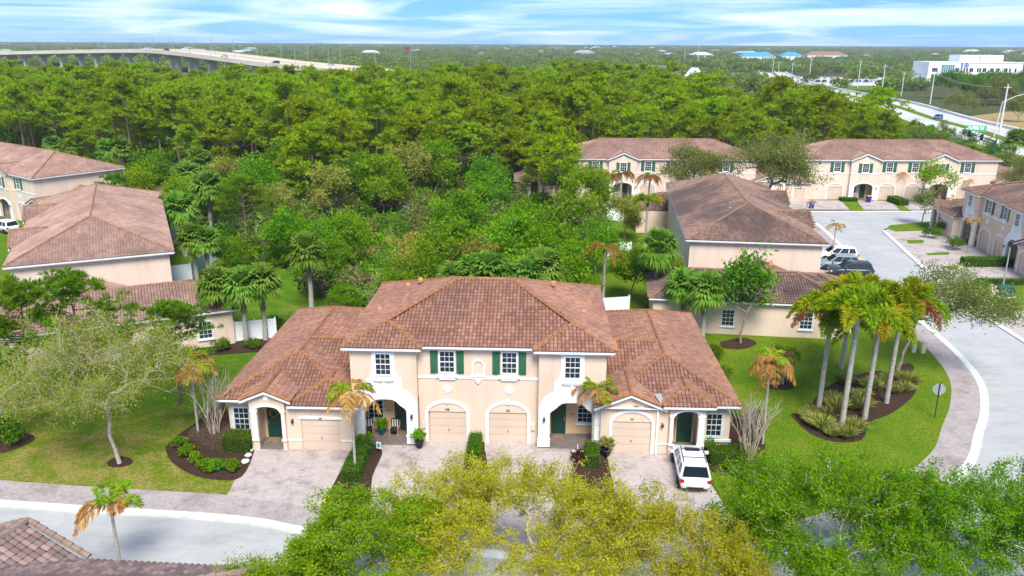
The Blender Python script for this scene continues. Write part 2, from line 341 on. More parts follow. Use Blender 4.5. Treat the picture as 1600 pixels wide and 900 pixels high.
M_['palmtrunk'] = simple('palm_trunk', (0.36, 0.33, 0.29), 0.9, 0.25, 5, spec=0.1, bmp=0.01)
M_['boots'] = simple('palm_boots', (0.22, 0.15, 0.10), 0.95, 0.45, 6, spec=0.1, bmp=0.04, fine=9)
M_['twig'] = simple('bare_twigs', (0.42, 0.345, 0.26), 0.95, 0.2, 4, spec=0.1)
# ------------------------------------------------------------------ ground, road, paving
def smooth(pts, k=6):
    P = [np.array(p, float) for p in pts]; out = []
    for i in range(len(P)-1):
        p0, p1, p2, p3 = P[max(i-1,0)], P[i], P[i+1], P[min(i+2,len(P)-1)]
        for j in range(k):
            t = j/k
            out.append(tuple(0.5*((2*p1)+(-p0+p2)*t+(2*p0-5*p1+4*p2-p3)*t*t+(-p0+3*p1-3*p2+p3)*t**3)))
    out.append(tuple(P[-1])); return out
def offset(pts, d):
    n = len(pts); out = []
    for i in range(n):
        a, b2 = np.array(pts[max(i-1,0)]), np.array(pts[min(i+1,n-1)])
        t = (b2-a)/np.linalg.norm(b2-a); out.append((pts[i][0]-t[1]*d, pts[i][1]+t[0]*d))
    return out
def struct(name, mb, mat): return tag(mb.build(name, mat), kind='structure')
K = smooth([(-120,51),(-70,43.5),(-45,40.2),(-27.5,37.8),(-15,36.5),(-9.7,35.2),(0,33.4),(8,33),(16,34.6),(23,38.6),(27.6,42.6),(30.3,46.4),(32.9,50.3),(35.1,54.7),(36.4,59.7),(37.2,65.7),(37.7,71),(39.6,86),(42,102),(43,110.3)])
KR = smooth([(-120,43),(-70,36),(-45,32.6),(-28,30.2),(-15,28.6),(-8,26.6),(0,25),(10,24.8),(20,27),(29,32),(36,39.5),(40.2,47),(42.4,55),(43.3,63.4),(44,74.8),(47.2,92.2),(50,106.0)])
ground = struct('ground', MB().sheet([(-9000,-150),(9000,-150),(9000,14000),(-9000,14000)], -0.12), M_['earth'])
struct('road', MB().sheet(K + [(43,113)] + [(30,112.0),(18,111.6),(18,119),(45,118.4),(60,119),(80,120),(80,114.5),(62,112.4),(56,110.6),(53,108.8),(51.2,107.4)] + KR[::-1], -0.10), M_['asphalt'])
struct('kerb', MB().band(K, offset(K, 0.52), -0.10, 0.012), M_['concrete'])
struct('kerb', MB().band(offset(KR, -0.52), KR, -0.10, 0.012), M_['concrete'])
struct('kerb', MB().band([(80,120),(60,119),(45,118.4),(18,119)], [(80,120.4),(60,119.4),(45,118.8),(18,119.4)], -0.10, 0.012), M_['concrete'])
struct('pavement', MB().band(offset(K, 0.52), offset(K, 2.35), 0.008), M_['paver_walk'])
KW = offset(K, 2.34)
iL = [i for i, p in enumerate(KW) if p[0] < -8.5]; iR = [i for i, p in enumerate(KW) if p[0] > 11]
def lawn_left_material():
    m, t, b = newmat('lawn_front_left')
    c = N(t, 'ShaderNodeTexCoord'); sp = N(t, 'ShaderNodeSeparateXYZ'); t.links.new(c.outputs['Object'], sp.inputs[0])
    yy = mth(t, 'DIVIDE', mth(t, 'SUBTRACT', 53.0, sp.outputs[1]), 9.0, True)       # thirsty turf near the road
    yy = mth(t, 'MULTIPLY', yy, 0.15)
    f = noise(t, 0.6, 9, 0.72); g = noise(t, 6.0, 6, 0.75)
    base = ramp(t, mth(t, 'ADD', f, yy), [(0.38, (0.06, 0.145, 0.006)), (0.52, (0.092, 0.18, 0.008)), (0.61, (0.155, 0.185, 0.018)), (0.70, (0.25, 0.215, 0.06))])
    mx = N(t, 'ShaderNodeMixRGB', blend_type='MULTIPLY'); mx.inputs[0].default_value = 1; t.links.new(base, mx.inputs[1])
    t.links.new(ramp(t, g, [(0.36, (0.45, 0.52, 0.42)), (0.62, (1.38, 1.3, 1.25))]), mx.inputs[2])
    t.links.new(mx.outputs[0], b.inputs['Base Color']); b.inputs['Roughness'].default_value = 0.95; b.inputs['Specular IOR Level'].default_value = 0.1
    bump(t, b, g, 0.08, 0.8); return m
struct('lawn', MB().sheet([KW[i] for i in iL] + [(-8.5,66),(-15,68),(-20,77),(-25,85),(-33,90),(-60,118),(-120,150)], 0.0), lawn_left_material())
struct('lawn', MB().sheet([KW[i] for i in iR] + [(30,110.5),(10,110),(4,90),(2,72),(11,60)], 0.0), M_['lawn'])
OX, OY, YAW = -2.05, 44.9, R(-2.0)
def W(x, y):
    """main building frame to world"""
    return (OX + x*math.cos(YAW) - y*math.sin(YAW), OY + x*math.sin(YAW) + y*math.cos(YAW))
def near_k(x): # walk edge under world x
    return min((p for p in KW if abs(p[0]-x) < 3), key=lambda p: abs(p[0]-x))[1]
def drive(x0, x1, y0, bx0, bx1):
    a, b2 = W(x0, y0), W(x1, y0)
    return MB().sheet([a, b2, (bx1, near_k(bx1)-0.1), (bx0, near_k(bx0)-0.1)], 0.012)
struct('driveway', drive(-13.9, -7.75, -1.0, -15.7, -9.9), M_['paver'])
struct('driveway', drive(-6.0, -0.62, 0.5, -8.3, -2.3), M_['paver'])
struct('driveway', drive(0.35, 6.0, 0.5, -1.3, 4.6), M_['paver'])
struct('driveway', drive(7.9, 13.2, -0.4, 5.8, 11.8), M_['paver'])
# side-street driveways right of the road, in front of the right-hand and rear townhouses
struct('driveway', MB().sheet([p for p in offset(KR, -0.52) if p[1] > 60] + [(53,109),(56,110.6),(62,112.2),(64,111),(61,98),(59,84),(57.5,66),(56,55),(44.5,57)], 0.006), M_['paver'])
struct('driveway', MB().sheet([(8,119.3),(80,120.3),(80,127.5),(8,127.5)], 0.006), M_['paver'])
struct('driveway', MB().sheet([p for p in KW if 73 < p[1] < 108][::-1] + [(30.0,73),(33.5,108)], 0.006), M_['paver'])
def patch(pts, mat='lawn', z=0.016, name='lawn'): return struct(name, MB().sheet(smooth(pts + [pts[0]], 4)[:-1] if mat == 'mulch' else pts, z), M_[mat])
patch([G(1390,352),G(1455,346),G(1465,357),G(1455,360),G(1400,362),G(1386,357)])
patch([G(1416,375),G(1443,375),G(1443,380),G(1420,381)])
patch([G(1445,396),G(1483,394),G(1483,398),G(1450,399)])
patch([G(1474,416),G(1497,415),G(1497,421),G(1484,422)])
patch([G(1510,442),G(1600,441),G(1600,485),G(1563,484)])
patch([G(1313,313),G(1338,313),G(1352,330),G(1330,330)])
patch([G(1392,315),G(1409,320),G(1425,330),G(1408,330)])
struct('field', MB().sheet([(120,225),(420,300),(620,420),(420,420),(230,345),(150,280)], -0.09), M_['field'])
# planting beds
BZ = [0.02]
def bed(pts): BZ[0] += 0.0015; return patch(pts, 'mulch', BZ[0], 'mulch_bed')
bed([G(258,700),G(275,682),G(300,665),G(330,640),G(350,625),G(365,680),G(392,690),G(398,703),G(378,745),G(340,750),G(300,742),G(268,722)])
bed([G(167,722),G(183,714),G(204,716),G(206,725),G(188,730),G(170,729)])
bed([W(-7.8,-1.3),W(-5.9,-.9),G(582,745),G(570,800),G(500,812),G(530,740)])
bed([G(731,690),G(754,688),G(766,800),G(716,800)])
bed([W(6.1,-.5),W(7.7,-.6),G(950,800),G(885,800)])
bed([G(1098,690),G(1135,665),G(1185,640),G(1195,690),G(1190,738),G(1150,745),G(1115,738),G(1100,715)])
bed([G(1235,648),G(1262,635),G(1300,600),G(1370,580),G(1425,590),G(1430,615),G(1395,645),G(1360,660),G(1352,680),G(1340,690),G(1300,690),G(1262,675)])
bed([G(1195,595),G(1225,590),G(1242,600),G(1235,609),G(1200,607)])
bed([G(1125,535),G(1160,528),G(1182,536),G(1165,545),G(1130,544)])
bed([G(1392,575),G(1420,568),G(1428,578),G(1405,585)])
bed([G(0,690),G(40,678),G(55,686),G(30,700),G(0,708)])
bed([G(230,535),G(290,528),G(375,520),G(440,525),G(430,545),G(380,552),G(300,556),G(240,552)])
bed([W(15.6,1),W(16.8,1.5),W(16.8,15),W(15.6,16)])
# ------------------------------------------------------------------ roofs
class Roof:
    """tiled roof: every tile of every plane is real relief, clipped at hips and ridges"""
    TW, TL = 0.235, 0.33
    def __init__(s, rng=None, lod=1): s.V = []; s.F = []; s.rn = []; s.caps = MB(); s.n = 0; s.rng = rng or np.random.default_rng(3); s.lod = lod; s.base = MB()
    def face(s, pts, big=1.0):
        P = [np.array(p, float) for p in pts]
        u = (P[1]-P[0]); L = np.linalg.norm(u); u = u/L
        nrm = np.cross(P[1]-P[0], P[2]-P[0]); nrm = nrm/np.linalg.norm(nrm)
        if nrm[2] < 0: nrm = -nrm
        v = np.cross(nrm, u)
        if v[2] < 0: v = -v
        uv = np.array([[(p-P[0])@u, (p-P[0])@v] for p in P])
        u0, v0 = uv.min(0); u1, v1 = uv.max(0)
        TW, TL = s.TW*big, s.TL*big
        nc = int(math.ceil((u1-u0)/TW))+1; nr = int(math.ceil((v1-v0)/TL))+1
        prof = [(0.0, -0.03), (0.14, 0.04), (0.48, 0.078), (0.84, 0.045)] if s.lod == 1 else [(0.0, 0.0), (0.5, 0.085)]
        k = len(prof)
        cu = np.array([u0 + (c+f)*TW for c in range(nc) for f, h in prof]); ch = np.array([h for c in range(nc) for f, h in prof])
        rows = []; faces = []; rnd = []; m = len(cu)
        o = 0
        for r in range(nr):
            vb = v0 + r*TL - 0.03; vt = vb + TL + 0.02
            lo = np.stack([cu, np.full(m, vb), ch + 0.045], 1); hi = np.stack([cu, np.full(m, vt), ch + 0.005], 1)
            lip = np.stack([cu, np.full(m, vb+0.004), ch - 0.02], 1)
            rows += [lip, lo, hi]; i = np.arange(m-1)
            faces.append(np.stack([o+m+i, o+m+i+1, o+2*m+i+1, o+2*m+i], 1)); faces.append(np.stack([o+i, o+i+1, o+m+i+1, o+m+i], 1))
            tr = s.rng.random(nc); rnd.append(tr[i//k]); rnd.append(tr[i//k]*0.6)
            o += 3*m
        A = np.concatenate(rows); X = P[0] + A[:, :1]*u + A[:, 1:2]*v + A[:, 2:]*nrm
        F = np.concatenate(faces); RN = np.concatenate(rnd)
        me = npmesh('tmp', X, F, RN); bm = bmesh.new(); bm.from_mesh(me); bpy.data.meshes.remove(me)
        cen = sum(P)/len(P)
        for i in range(len(P)):
            a, b2 = P[i], P[(i+1) % len(P)]
            if i == 0: a = a - v*0.08; b2 = b2 - v*0.08
            no = np.cross(b2-a, nrm); no /= np.linalg.norm(no)
            if (cen-a)@no > 0: no = -no
            bmesh.ops.bisect_plane(bm, geom=bm.verts[:]+bm.edges[:]+bm.faces[:], plane_co=a, plane_no=no, clear_outer=True)
        lay = bm.faces.layers.float['rnd']; bm.verts.index_update()
        s.V += [tuple(x.co) for x in bm.verts]
        for f in bm.faces: s.F.append(tuple(x.index + s.n for x in f.verts)); s.rn.append(f[lay])
        s.n += len(bm.verts); bm.free()
        q = [tuple(p - nrm*0.035) for p in P]; s.base.add(q, [tuple(range(len(q)))])
        return s
    def cap(s, a, b2, r=0.105, L=0.42):
        a, b2 = Vector(a), Vector(b2); d = b2-a; n = max(1, int(d.length/L)); d.normalize(); st = (b2-a).length/n
        up_ = Vector((0,0,1)); side = d.cross(up_).normalized(); up_ = side.cross(d)
        for i in range(n):
            p0 = a + d*(st*i - 0.04); p1 = a + d*(st*(i+1)); vs = []
            for p, rr, lift in ((p0, r*1.12, 0.035), (p1, r*0.92, 0.005)):
                for q in (-10, 45, 90, 135, 190): vs.append(p + side*math.cos(R(q))*rr + up_*(math.sin(R(q))*rr*0.9 + lift))
            s.caps.add(vs, [(j, j+1, 6+j, 5+j) for j in range(4)] + [(4,3,2,1,0)])
        return s
    def hip(s, x0, x1, y0, y1, z, sl, skip='', caps='', gable=''):
        """hip roof over a rectangle; skip: planes left out"""
        w_, d_ = x1-x0, y1-y0; h = min(w_, d_)/2
        if d_ >= w_:
            xm = (x0+x1)/2; ra = (xm, y0+h, z+h*sl); rb = (xm, y1-h, z+h*sl)
            pl = dict(f=[(x0,y0,z),(x1,y0,z),ra], r=[(x1,y0,z),(x1,y1,z),rb,ra], b=[(x1,y1,z),(x0,y1,z),rb], l=[(x0,y1,z),(x0,y0,z),ra,rb])
            hp = dict(fl=((x0,y0,z),ra), fr=((x1,y0,z),ra), br=((x1,y1,z),rb), bl=((x0,y1,z),rb), rg=(ra,rb))
        else:
            ym = (y0+y1)/2; ra = (x0+h, ym, z+h*sl); rb = (x1-h, ym, z+h*sl)
            pl = dict(f=[(x0,y0,z),(x1,y0,z),rb,ra], r=[(x1,y0,z),(x1,y1,z),rb], b=[(x1,y1,z),(x0,y1,z),ra,rb], l=[(x0,y1,z),(x0,y0,z),ra])
            hp = dict(fl=((x0,y0,z),ra), fr=((x1,y0,z),rb), br=((x1,y1,z),rb), bl=((x0,y1,z),ra), rg=(ra,rb))
        for k_, p in pl.items():
            if k_ not in skip: s.face(p)
        for k_, (a, b2) in hp.items():
            if k_ not in caps.split(): s.cap(tuple(np.array(a)+(0,0,.05)), tuple(np.array(b2)+(0,0,.05)))
        s.ridge = (ra, rb); return s
    def build(s, parent, mat, capmat, name='roof_tiles'):
        me = bpy.data.meshes.new(name); me.from_pydata(s.V, [], s.F); me.materials.append(mat)
        a = me.attributes.new('rnd', 'FLOAT', 'FACE'); a.data.foreach_set('value', np.asarray(s.rn, dtype=np.float32))
        o = tag(link(name, me, parent), kind='stuff')
        if s.caps.v: tag(s.caps.build('ridge_caps', capmat, parent), kind='stuff')
        s.base.build('roof_deck', M_['gray'], parent)
        return o
def fascia(parent, segs, z, h=0.17, mat='white', th=0.05):
    """white eave boards with gutter lip along segments of (x,y)"""
    for (a, b2) in segs:
        mb = MB(); a, b2 = Vector((*a, 0)), Vector((*b2, 0)); d = (b2-a).normalized(); n_ = Vector((d.y, -d.x, 0))
        for (o0, o1, z0, z1) in ((0.0, th, z-h, z), (th, th+0.07, z-0.11, z-0.012)):
            q = [a+n_*o0, b2+n_*o0, b2+n_*o1, a+n_*o1]
            mb.slab([(p.x, p.y) for p in q], z0, z1)
        mb.build('fascia', M_[mat], parent)

# ------------------------------------------------------------------ facade pieces (frame: x along wall, -y outward, z up)
I4 = Matrix.Identity(4)
def FM(x=0, y=0, z=0, rz=0): return Matrix.Translation((x, y, z)) @ Matrix.Rotation(rz, 4, 'Z')
def arch_pts(xc, hw, z0, zt, n=10, p=2.0):
    """points of an arch from left spring to right spring"""
    return [(xc - hw*math.cos(math.pi*i/n), z0 + (zt-z0)*(math.sin(math.pi*i/n)**(2/p))) for i in range(n+1)]
def front_wall(x0, x1, z1, holes, y0, y1, top=None):
    """wall with openings that reach the ground: (xa,xb,zspring,ztop) ; ztop==zspring square"""
    poly = [(x0, 0)]
    for xa, xb, zs, zt in holes:
        poly.append((xa, 0))
        poly += [(xa, zs), (xb, zs)] if zt <= zs else arch_pts((xa+xb)/2, (xb-xa)/2, zs, zt)
        poly.append((xb, 0))
    poly += [(x1, 0)] + (top or [(x1, z1), (x0, z1)])
    return MB().prism(poly, y0, y1)
def window(parent, M, x, z0, z1, w=0.86, rows=2, cols=3, trim=0.09, sill=True, trimmat='white', dep=0.0):
    """double-hung window: frame with sill, two panes, muntins"""
    x0, x1 = x-w/2, x+w/2; y = dep
    f = MB(); t_ = trim
    f.box(x0-t_, x0, y-.07, y+.02, z0-t_, z1+t_).box(x1, x1+t_, y-.07, y+.02, z0-t_, z1+t_).box(x0, x1, y-.07, y+.02, z1, z1+t_).box(x0, x1, y-.07, y+.02, z0-t_, z0)
    zm = (z0+z1)/2; f.box(x0, x1, y-.045, y+.0, zm-.028, zm+.028)
    o = f.build('window', M_[trimmat], parent, M)
    for a, b2, dy in ((z0, zm-.028, -.012), (zm+.028, z1, -.025)): MB().box(x0, x1, y+dy, y+.01, a, b2).build('pane', M_['glass'], o, M)
    if cols:
        mu = MB(); g = 0.013
        for a, b2, dy in ((z0, zm-.028, -.032), (zm+.028, z1, -.044)):
            for i in range(1, cols): xx = x0+w*i/cols; mu.box(xx-g, xx+g, y+dy, y+dy+.012, a, b2)
            for j in range(1, rows): zz = a+(b2-a)*j/rows; mu.box(x0, x1, y+dy-.003, y+dy+.01, zz-g, zz+g)
        mu.build('muntins', M_['white'], o, M)
    if sill: MB().box(x0-t_-.08, x1+t_+.08, y-.13, y, z0-t_-.11, z0-t_-.002).build('sill', M_['white'], o, M)
    return o
def shutter(parent, M, x0, x1, z0, z1, y=0.0):
    o = MB().box(x0, x1, y-.04, y-.002, z0, z1).build('shutter', M_['shutter'], parent, M)
    mb = MB(); n = 4
    for i in range(n): a = x0+.01+(x1-x0-.02)*i/n; mb.box(a+.006, a+(x1-x0-.02)/n-.006, y-.055, y-.038, z0+.01, z1-.01)
    mb.box(x0+.01, x1-.01, y-.075, y-.054, z0+.15, z0+.24).box(x0+.01, x1-.01, y-.075, y-.054, z1-.24, z1-.15)
    mb.build('shutter_boards', M_['shutter'], o, M); return o
def garage_door(parent, M, x0, x1, z1, y, n=4, handle=True):
    o = MB().box(x0, x1, y+.03, y+.06, 0, z1).build('garage_door', M_['garage'], parent, M)
    for i in range(n):
        a, b2 = z1*i/n, z1*(i+1)/n; mb = MB().box(x0+.004, x1-.004, y-.004, y+.03, a+.008, b2-.008)
        for j in range(4):
            xa = x0+(x1-x0)*(j+.08)/4; xb = x0+(x1-x0)*(j+.92)/4
            mb.box(xa, xb, y-.014, y-.0041, a+.09, b2-.09)
        mb.build('door_panel', M_['garage'], o, M)
    if handle: MB().box((x0+x1)/2-.02, (x0+x1)/2+.02, y-.05, y-.015, z1*.34, z1*.34+.13).build('handle', M_['iron'], o, M)
    return o
def panel_door(parent, M, x0, x1, z1, y, z0=0.02, hs=1, wreath=False):
    o = MB().box(x0, x1, y-.03, y+.03, z0, z1).build('front_door', M_['green'], parent, M)
    mb = MB(); wd = x1-x0
    for a, b2 in ((0.06, 0.36), (0.41, 0.94)):
        for c in (0.12, 0.56): mb.box(x0+wd*c, x0+wd*(c+.32), y-.045, y-.031, z0+(z1-z0)*a, z0+(z1-z0)*b2)
    mb.build('door_panel', M_['green'], o, M)
    xh = x1-.09 if hs > 0 else x0+.09
    MB().box(xh-.02, xh+.02, y-.09, y-.03, z0+.95, z0+1.2).build('handle', M_['brass'], o, M)
    MB().box(x0-.08, x0-.002, y-.05, y+.03, 0.0, z1+.08).box(x1+.002, x1+.08, y-.05, y+.03, 0.0, z1+.08).box(x0-.002, x1+.002, y-.05, y+.03, z1+.002, z1+.08).build('door_frame', M_['tan'], o, M)
    MB().box(x0+.1, x1-.1, y-.75, y-.1, .105, .125).build('doormat', M_['boots'], o, M)
    return o
def arch_band(parent, M, xc, hw, z0, zs, zt, bw, y0, y1, mat='white', name='arch_trim', key=True, n=14):
    """white arch surround: inner half width hw, band width bw, from z0"""
    out = [(xc-hw-bw, z0)] + arch_pts(xc, hw+bw, zs, zt+bw, n) + [(xc+hw+bw, z0)]
    inn = [(xc+hw, z0)] + arch_pts(xc, hw, zs, zt, n)[::-1] + [(xc-hw, z0)]
    mb = MB().prism(out+inn, y0, y1)
    if key: mb.prism([(xc-.09, zt-.02), (xc+.09, zt-.02), (xc+.13, zt+bw+.12), (xc-.13, zt+bw+.12)], y0-.04, y0-.001)
    return mb.build(name, M_[mat], parent, M)
def wall_lamp(parent, M, x, z, y):
    mb = MB().box(x-.05, x+.05, y-.03, y, z-.12, z+.1).box(x-.015, x+.015, y-.16, y-.03, z+.06, z+.09)
    mb.add([(x-.07,y-.23,z-.06),(x+.07,y-.23,z-.06),(x+.07,y-.09,z-.06),(x-.07,y-.09,z-.06),(x,y-.16,z-.16)], [(0,3,2,1),(0,1,4),(1,2,4),(2,3,4),(3,0,4)])
    mb.add([(x-.08,y-.24,z+.07),(x+.08,y-.24,z+.07),(x+.08,y-.08,z+.07),(x-.08,y-.08,z+.07),(x,y-.16,z+.18)], [(0,3,2,1),(0,1,4),(1,2,4),(2,3,4),(3,0,4)])
    for sx in (-.06, .06):
        for sy in (-.22, -.10): mb.box(x+sx-.008, x+sx+.008, y+sy-.008, y+sy+.008, z-.06, z+.07)
    return mb.build('wall_lamp', M_['iron'], parent, M)
def number(parent, M, txt, x, z, y, size=0.2):
    c = bpy.data.curves.new('house_number', 'FONT'); c.body = txt; c.size = size; c.align_x = 'CENTER'; c.extrude = 0.008; c.offset = 0.006
    tmp = bpy.data.objects.new('tmp', c); COL.objects.link(tmp); dg = bpy.context.evaluated_depsgraph_get(); me = bpy.data.meshes.new_from_object(tmp.evaluated_get(dg))
    bpy.data.objects.remove(tmp); me.name = 'house_number'; me.materials.clear(); me.materials.append(M_['num']); o = link('house_number', me, parent)
    o.matrix_local = M @ Matrix.Translation((x, y, z)) @ Matrix.Rotation(math.pi/2, 4, 'X'); return o
def vents(parent, pts, mat='vent'):
    for (x, y, z, s) in pts:
        if s > 0.9: mb = MB().box(x-.2, x+.2, y-.2, y+.2, z-.1, z+.10).prism([(x-.17, z+.10), (x+.17, z+.10), (x+.17, z+.28), (x, z+.38), (x-.17, z+.28)], y-.2, y+.2).box(x-.1, x+.1, y-.1, y+.1, z+.38, z+.52)
        else: mb = MB().lathe([(.19, -.14), (.19, .06), (.14, .15), (.06, .18)], 10, (x, y, z))
        mb.build('roof_vent', M_[mat], parent)
def S(pts, m): return [(x*m, z) for x, z in pts]

def end_unit(B, m, sh=0.0, dy=0.0, nums=('109','97'), tile='tile', capm='cap'):
    wl = M_['wall']
    X = lambda x: (x+sh)*m                                   # outboard positive
    def bx(x0, x1, *r): return MB().box(min(X(x0),X(x1)), max(X(x0),X(x1)), *r)
    Z = 3.08
    bx(7.76, 15.55, .6+dy, 15.9+dy, 0, Z-.02).build('wall', wl, B)
    bx(13.75, 15.55, -.1+dy, .598+dy, 0, Z-.02).build('wall', wl, B)
    ga, gb = 7.5, 11.62; gy = -1.1+dy
    gd = (8.32, 10.72) if m < 0 else (8.22, 10.56); gc = sum(gd)/2
    gh = [tuple(sorted((X(gd[0]), X(gd[1])))) + (2.08, 2.08)]
    gpk = 9.38
    tp = None
    if m > 0: tp = [(X(gb), Z), (X(11.3), Z), (X(9.235), Z+.83), (X(ga), Z+.10)]
    front_wall(min(X(ga),X(gb)), max(X(ga),X(gb)), Z-.02, gh, gy, gy+.14, tp).build('wall', wl, B)
    bx(ga, gb, gy+.141, .599+dy, 0, Z-.03).build('wall', wl, B)
    garage_door(B, I4, gh[0][0], gh[0][1], 2.07, gy+.07)
    if m < 0:
        bx(8.19, 10.87, gy-.05, gy-.001, 2.08, 2.24).build('lintel', M_['white'], B); nums and number(B, I4, nums[0], X(gc), 2.09, gy-.06, .17)
    else:
        arch_band(B, I4, X(gc), 1.19, 0, 1.95, 2.72, .19, gy-.06, gy-.001, key=False); nums and number(B, I4, nums[1], X(gc), 2.17, gy-.012)
        bx(gc+.05, gc+.35, gy-.05, gy-.001, 3.02, 3.12).build('wall_vent', M_['iron'], B)
        mb = bx(10.86,10.95,gy-.10,gy-.01,.12,3.1).box(X(10.86),X(10.95),gy-.3,gy-.101,.05,.13).box(X(10.84),X(10.97),gy-.3,gy-.01,3.1,3.2); mb.build('downspout', M_['vinyl'], B)
    for a, b2 in ((ga-.02, gd[0]), (gd[1], gb)):
        if m > 0: a, b2 = (a, b2-.2) if a < gd[0] else (a+.2, b2)
        if m < 0 or True: bx(a, b2, gy-.05, gy-.001, .60, .70).build('string_course', M_['white'], B)
    wall_lamp(B, I4, X(11.22), 1.95, gy-.01)
    # porch: arched front with piers, door behind
    py_ = gy-.2; pa, pb = 11.622, 13.78; pc = (pa+pb)/2; ztop = 3.36
    hole = tuple(sorted((X(11.86), X(13.32)))) + (2.66, 2.95)
    top = [(X(pa) if m < 0 else X(pb), ztop)] + ([(X(pc), ztop+.62)] if m < 0 else []) + [(X(pb) if m < 0 else X(pa), ztop)]
    front_wall(min(X(pa),X(pb)), max(X(pa),X(pb)), ztop, [hole], py_, py_+.24, top).build('wall', wl, B)
    bx(13.52, 13.749, py_+.241, .3+dy, 0, Z).build('wall', wl, B)
    bx(11.63, 11.75, py_+.241, .3+dy, 0, Z).build('wall', wl, B)
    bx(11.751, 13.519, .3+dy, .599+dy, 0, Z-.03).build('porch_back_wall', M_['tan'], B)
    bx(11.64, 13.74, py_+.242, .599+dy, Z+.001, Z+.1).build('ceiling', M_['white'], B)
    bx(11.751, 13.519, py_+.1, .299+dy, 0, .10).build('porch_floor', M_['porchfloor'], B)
    arch_band(B, I4, X(pc+.02), .74, 2.68, 2.69, 2.95, .14, py_-.07, py_-.001, key=False)
    for xa, xb in ((11.64, 11.86), (13.33, 13.70)):
        bx(xa+.02, xb-.02, py_-.06, py_-.0015, .78, 2.56).build('pilaster', M_['white'], B)
        bx(xa-.04, xb+.04, py_-.09, py_-.0012, 2.56, 2.69).build('capital', M_['white'], B)
        bx(xa-.04, xb+.05, py_-.09, py_-.0012, .66, .78).build('pier_band', M_['white'], B)
    dx = pc+.12; panel_door(B, I4, X(dx)-.47, X(dx)+.47, 2.22, .27+dy, .1, hs=-1 if m < 0 else 1)
    if m < 0:
        wr = MB().tube([(.25*math.cos(2*math.pi*i/16), .25*math.sin(2*math.pi*i/16), .01*(i % 2)) for i in range(17)], [.055+.02*(i % 2) for i in range(17)], 6, False)
        wr.build('wreath', M_['frondb'], B, FM(X(dx), .2+dy, 1.78) @ Matrix.Rotation(math.pi/2, 4, 'X'))
        MB().box(X(pc)-.13, X(pc)+.13, py_-.04, py_-.001, 3.36, 3.74).build('gable_vent', M_['vinyl'], B)
    window(B, I4, X(14.76) if m < 0 else X(14.55), .80, 2.24, .88, dep=-.1+dy, trim=.16, trimmat='lintrim', sill=False)
    bx(13.9, 15.65, -.24+dy, -.101+dy, .40, .56).build('sill_band', M_['white'], B)
    # roofs
    rw = Roof(np.random.default_rng(11+m)); s = .40
    def fc(pts): rw.face([(X(p[0]),)+tuple(p[1:]) for p in (pts if m > 0 else [pts[1], pts[0]] + pts[2:][::-1])])
    def cp(a, b2): rw.cap((X(a[0]), a[1], a[2]+.05), (X(b2[0]), b2[1], b2[2]+.05))
    xi, xo, ya, yb = 7.7, 15.92, -.75+dy, 16.35+dy; hw = (xo-xi)/2; xr = (xi+xo)/2; zr_ = Z+hw*s
    rA, rB = (xr, ya+hw, zr_), (xr, yb-hw, zr_)
    fc([(xi,ya,Z),(xo,ya,Z),rA]); fc([(xo,ya,Z),(xo,yb,Z),rB,rA]); fc([(xo,yb,Z),(xi,yb,Z),rB]); fc([(xi,yb,Z),(xi,ya,Z),rA,rB])
    cp(rA, rB); cp((xo,ya,Z), rA); cp((xi,ya,Z), rA); cp((xo,yb,Z), rB); cp((xi,yb,Z), rB)
    yc = 5.75+dy                                        # cross ridge running into the two-storey wall
    fc([(7.72,yc-hw,Z),(xr+2.5,yc-hw,Z),(xr,yc,zr_),(7.72,yc,zr_)]) if False else None
    fc([(7.72,yc-hw,Z),(xr-.01,yc-hw,Z),(xr-.01,yc,zr_+.004),(7.72,yc,zr_+.004)]); fc([(xr-.01,yc+hw,Z),(7.72,yc+hw,Z),(7.72,yc,zr_+.004),(xr-.01,yc,zr_+.004)])
    cp((7.8,yc,zr_), (xr,yc,zr_))
    g0, g1, gye = 7.05, 11.42, gy-.36; gm = (g0+g1)/2; gw = (g1-g0)/2
    if m < 0:      # garage hip, porch gable
        ap = (gm, gye+gw, Z+gw*s); bk = (gm, gye+gw+1.2, Z+gw*s)
        fc([(g0,gye,Z),(g1,gye,Z),ap]); fc([(g1,gye,Z),(g1,gye+gw+2,Z),bk,ap]); fc([(g0,gye+gw+2,Z),(g0,gye,Z),ap,bk])
        cp((g0,gye,Z), ap); cp((g1,gye,Z), ap); cp(ap, bk)
        fx = [((X(11.4),gye+.05),(X(7.05),gye+.05))]
        p0, p1, pm, pz, pe = 11.15, 14.25, 12.7, 4.06, py_-.3; ze = pz-1.55*.42
        fc([(p1,pe,ze),(p1,2.5,ze),(pm,2.5,pz),(pm,pe,pz)]); fc([(p0,2.5,ze),(p0,pe,ze),(pm,pe,pz),(pm,2.5,pz)])
        cp((pm,pe,pz), (pm,2.3,pz)); cp((p1,pe+.05,ze), (pm,pe+.05,pz)); cp((p0,pe+.05,ze), (pm,pe+.05,pz))
        MB().prism([(X(p0),ze-.19),(X(p0),ze-.03),(X(pm),pz-.03),(X(p1),ze-.03),(X(p1),ze-.19),(X(pm),pz-.19)], pe+.02, pe+.08).build('bargeboard', M_['white'], B)
        fx.append(((X(15.9),-.70+dy),(X(14.1),-.70+dy)))
    else:          # garage gable, porch hip
        pz = 4.02; ze = pz-gw*.42; pe = gye
        fc([(g1,pe,ze),(g1,3,ze),(gm,3,pz),(gm,pe,pz)]); fc([(g0,3,ze),(g0,pe,ze),(gm,pe,pz),(gm,3,pz)])
        cp((gm,pe,pz), (gm,2.6,pz)); cp((g0,pe+.05,ze), (gm,pe+.05,pz)); cp((g1,pe+.05,ze), (gm,pe+.05,pz))
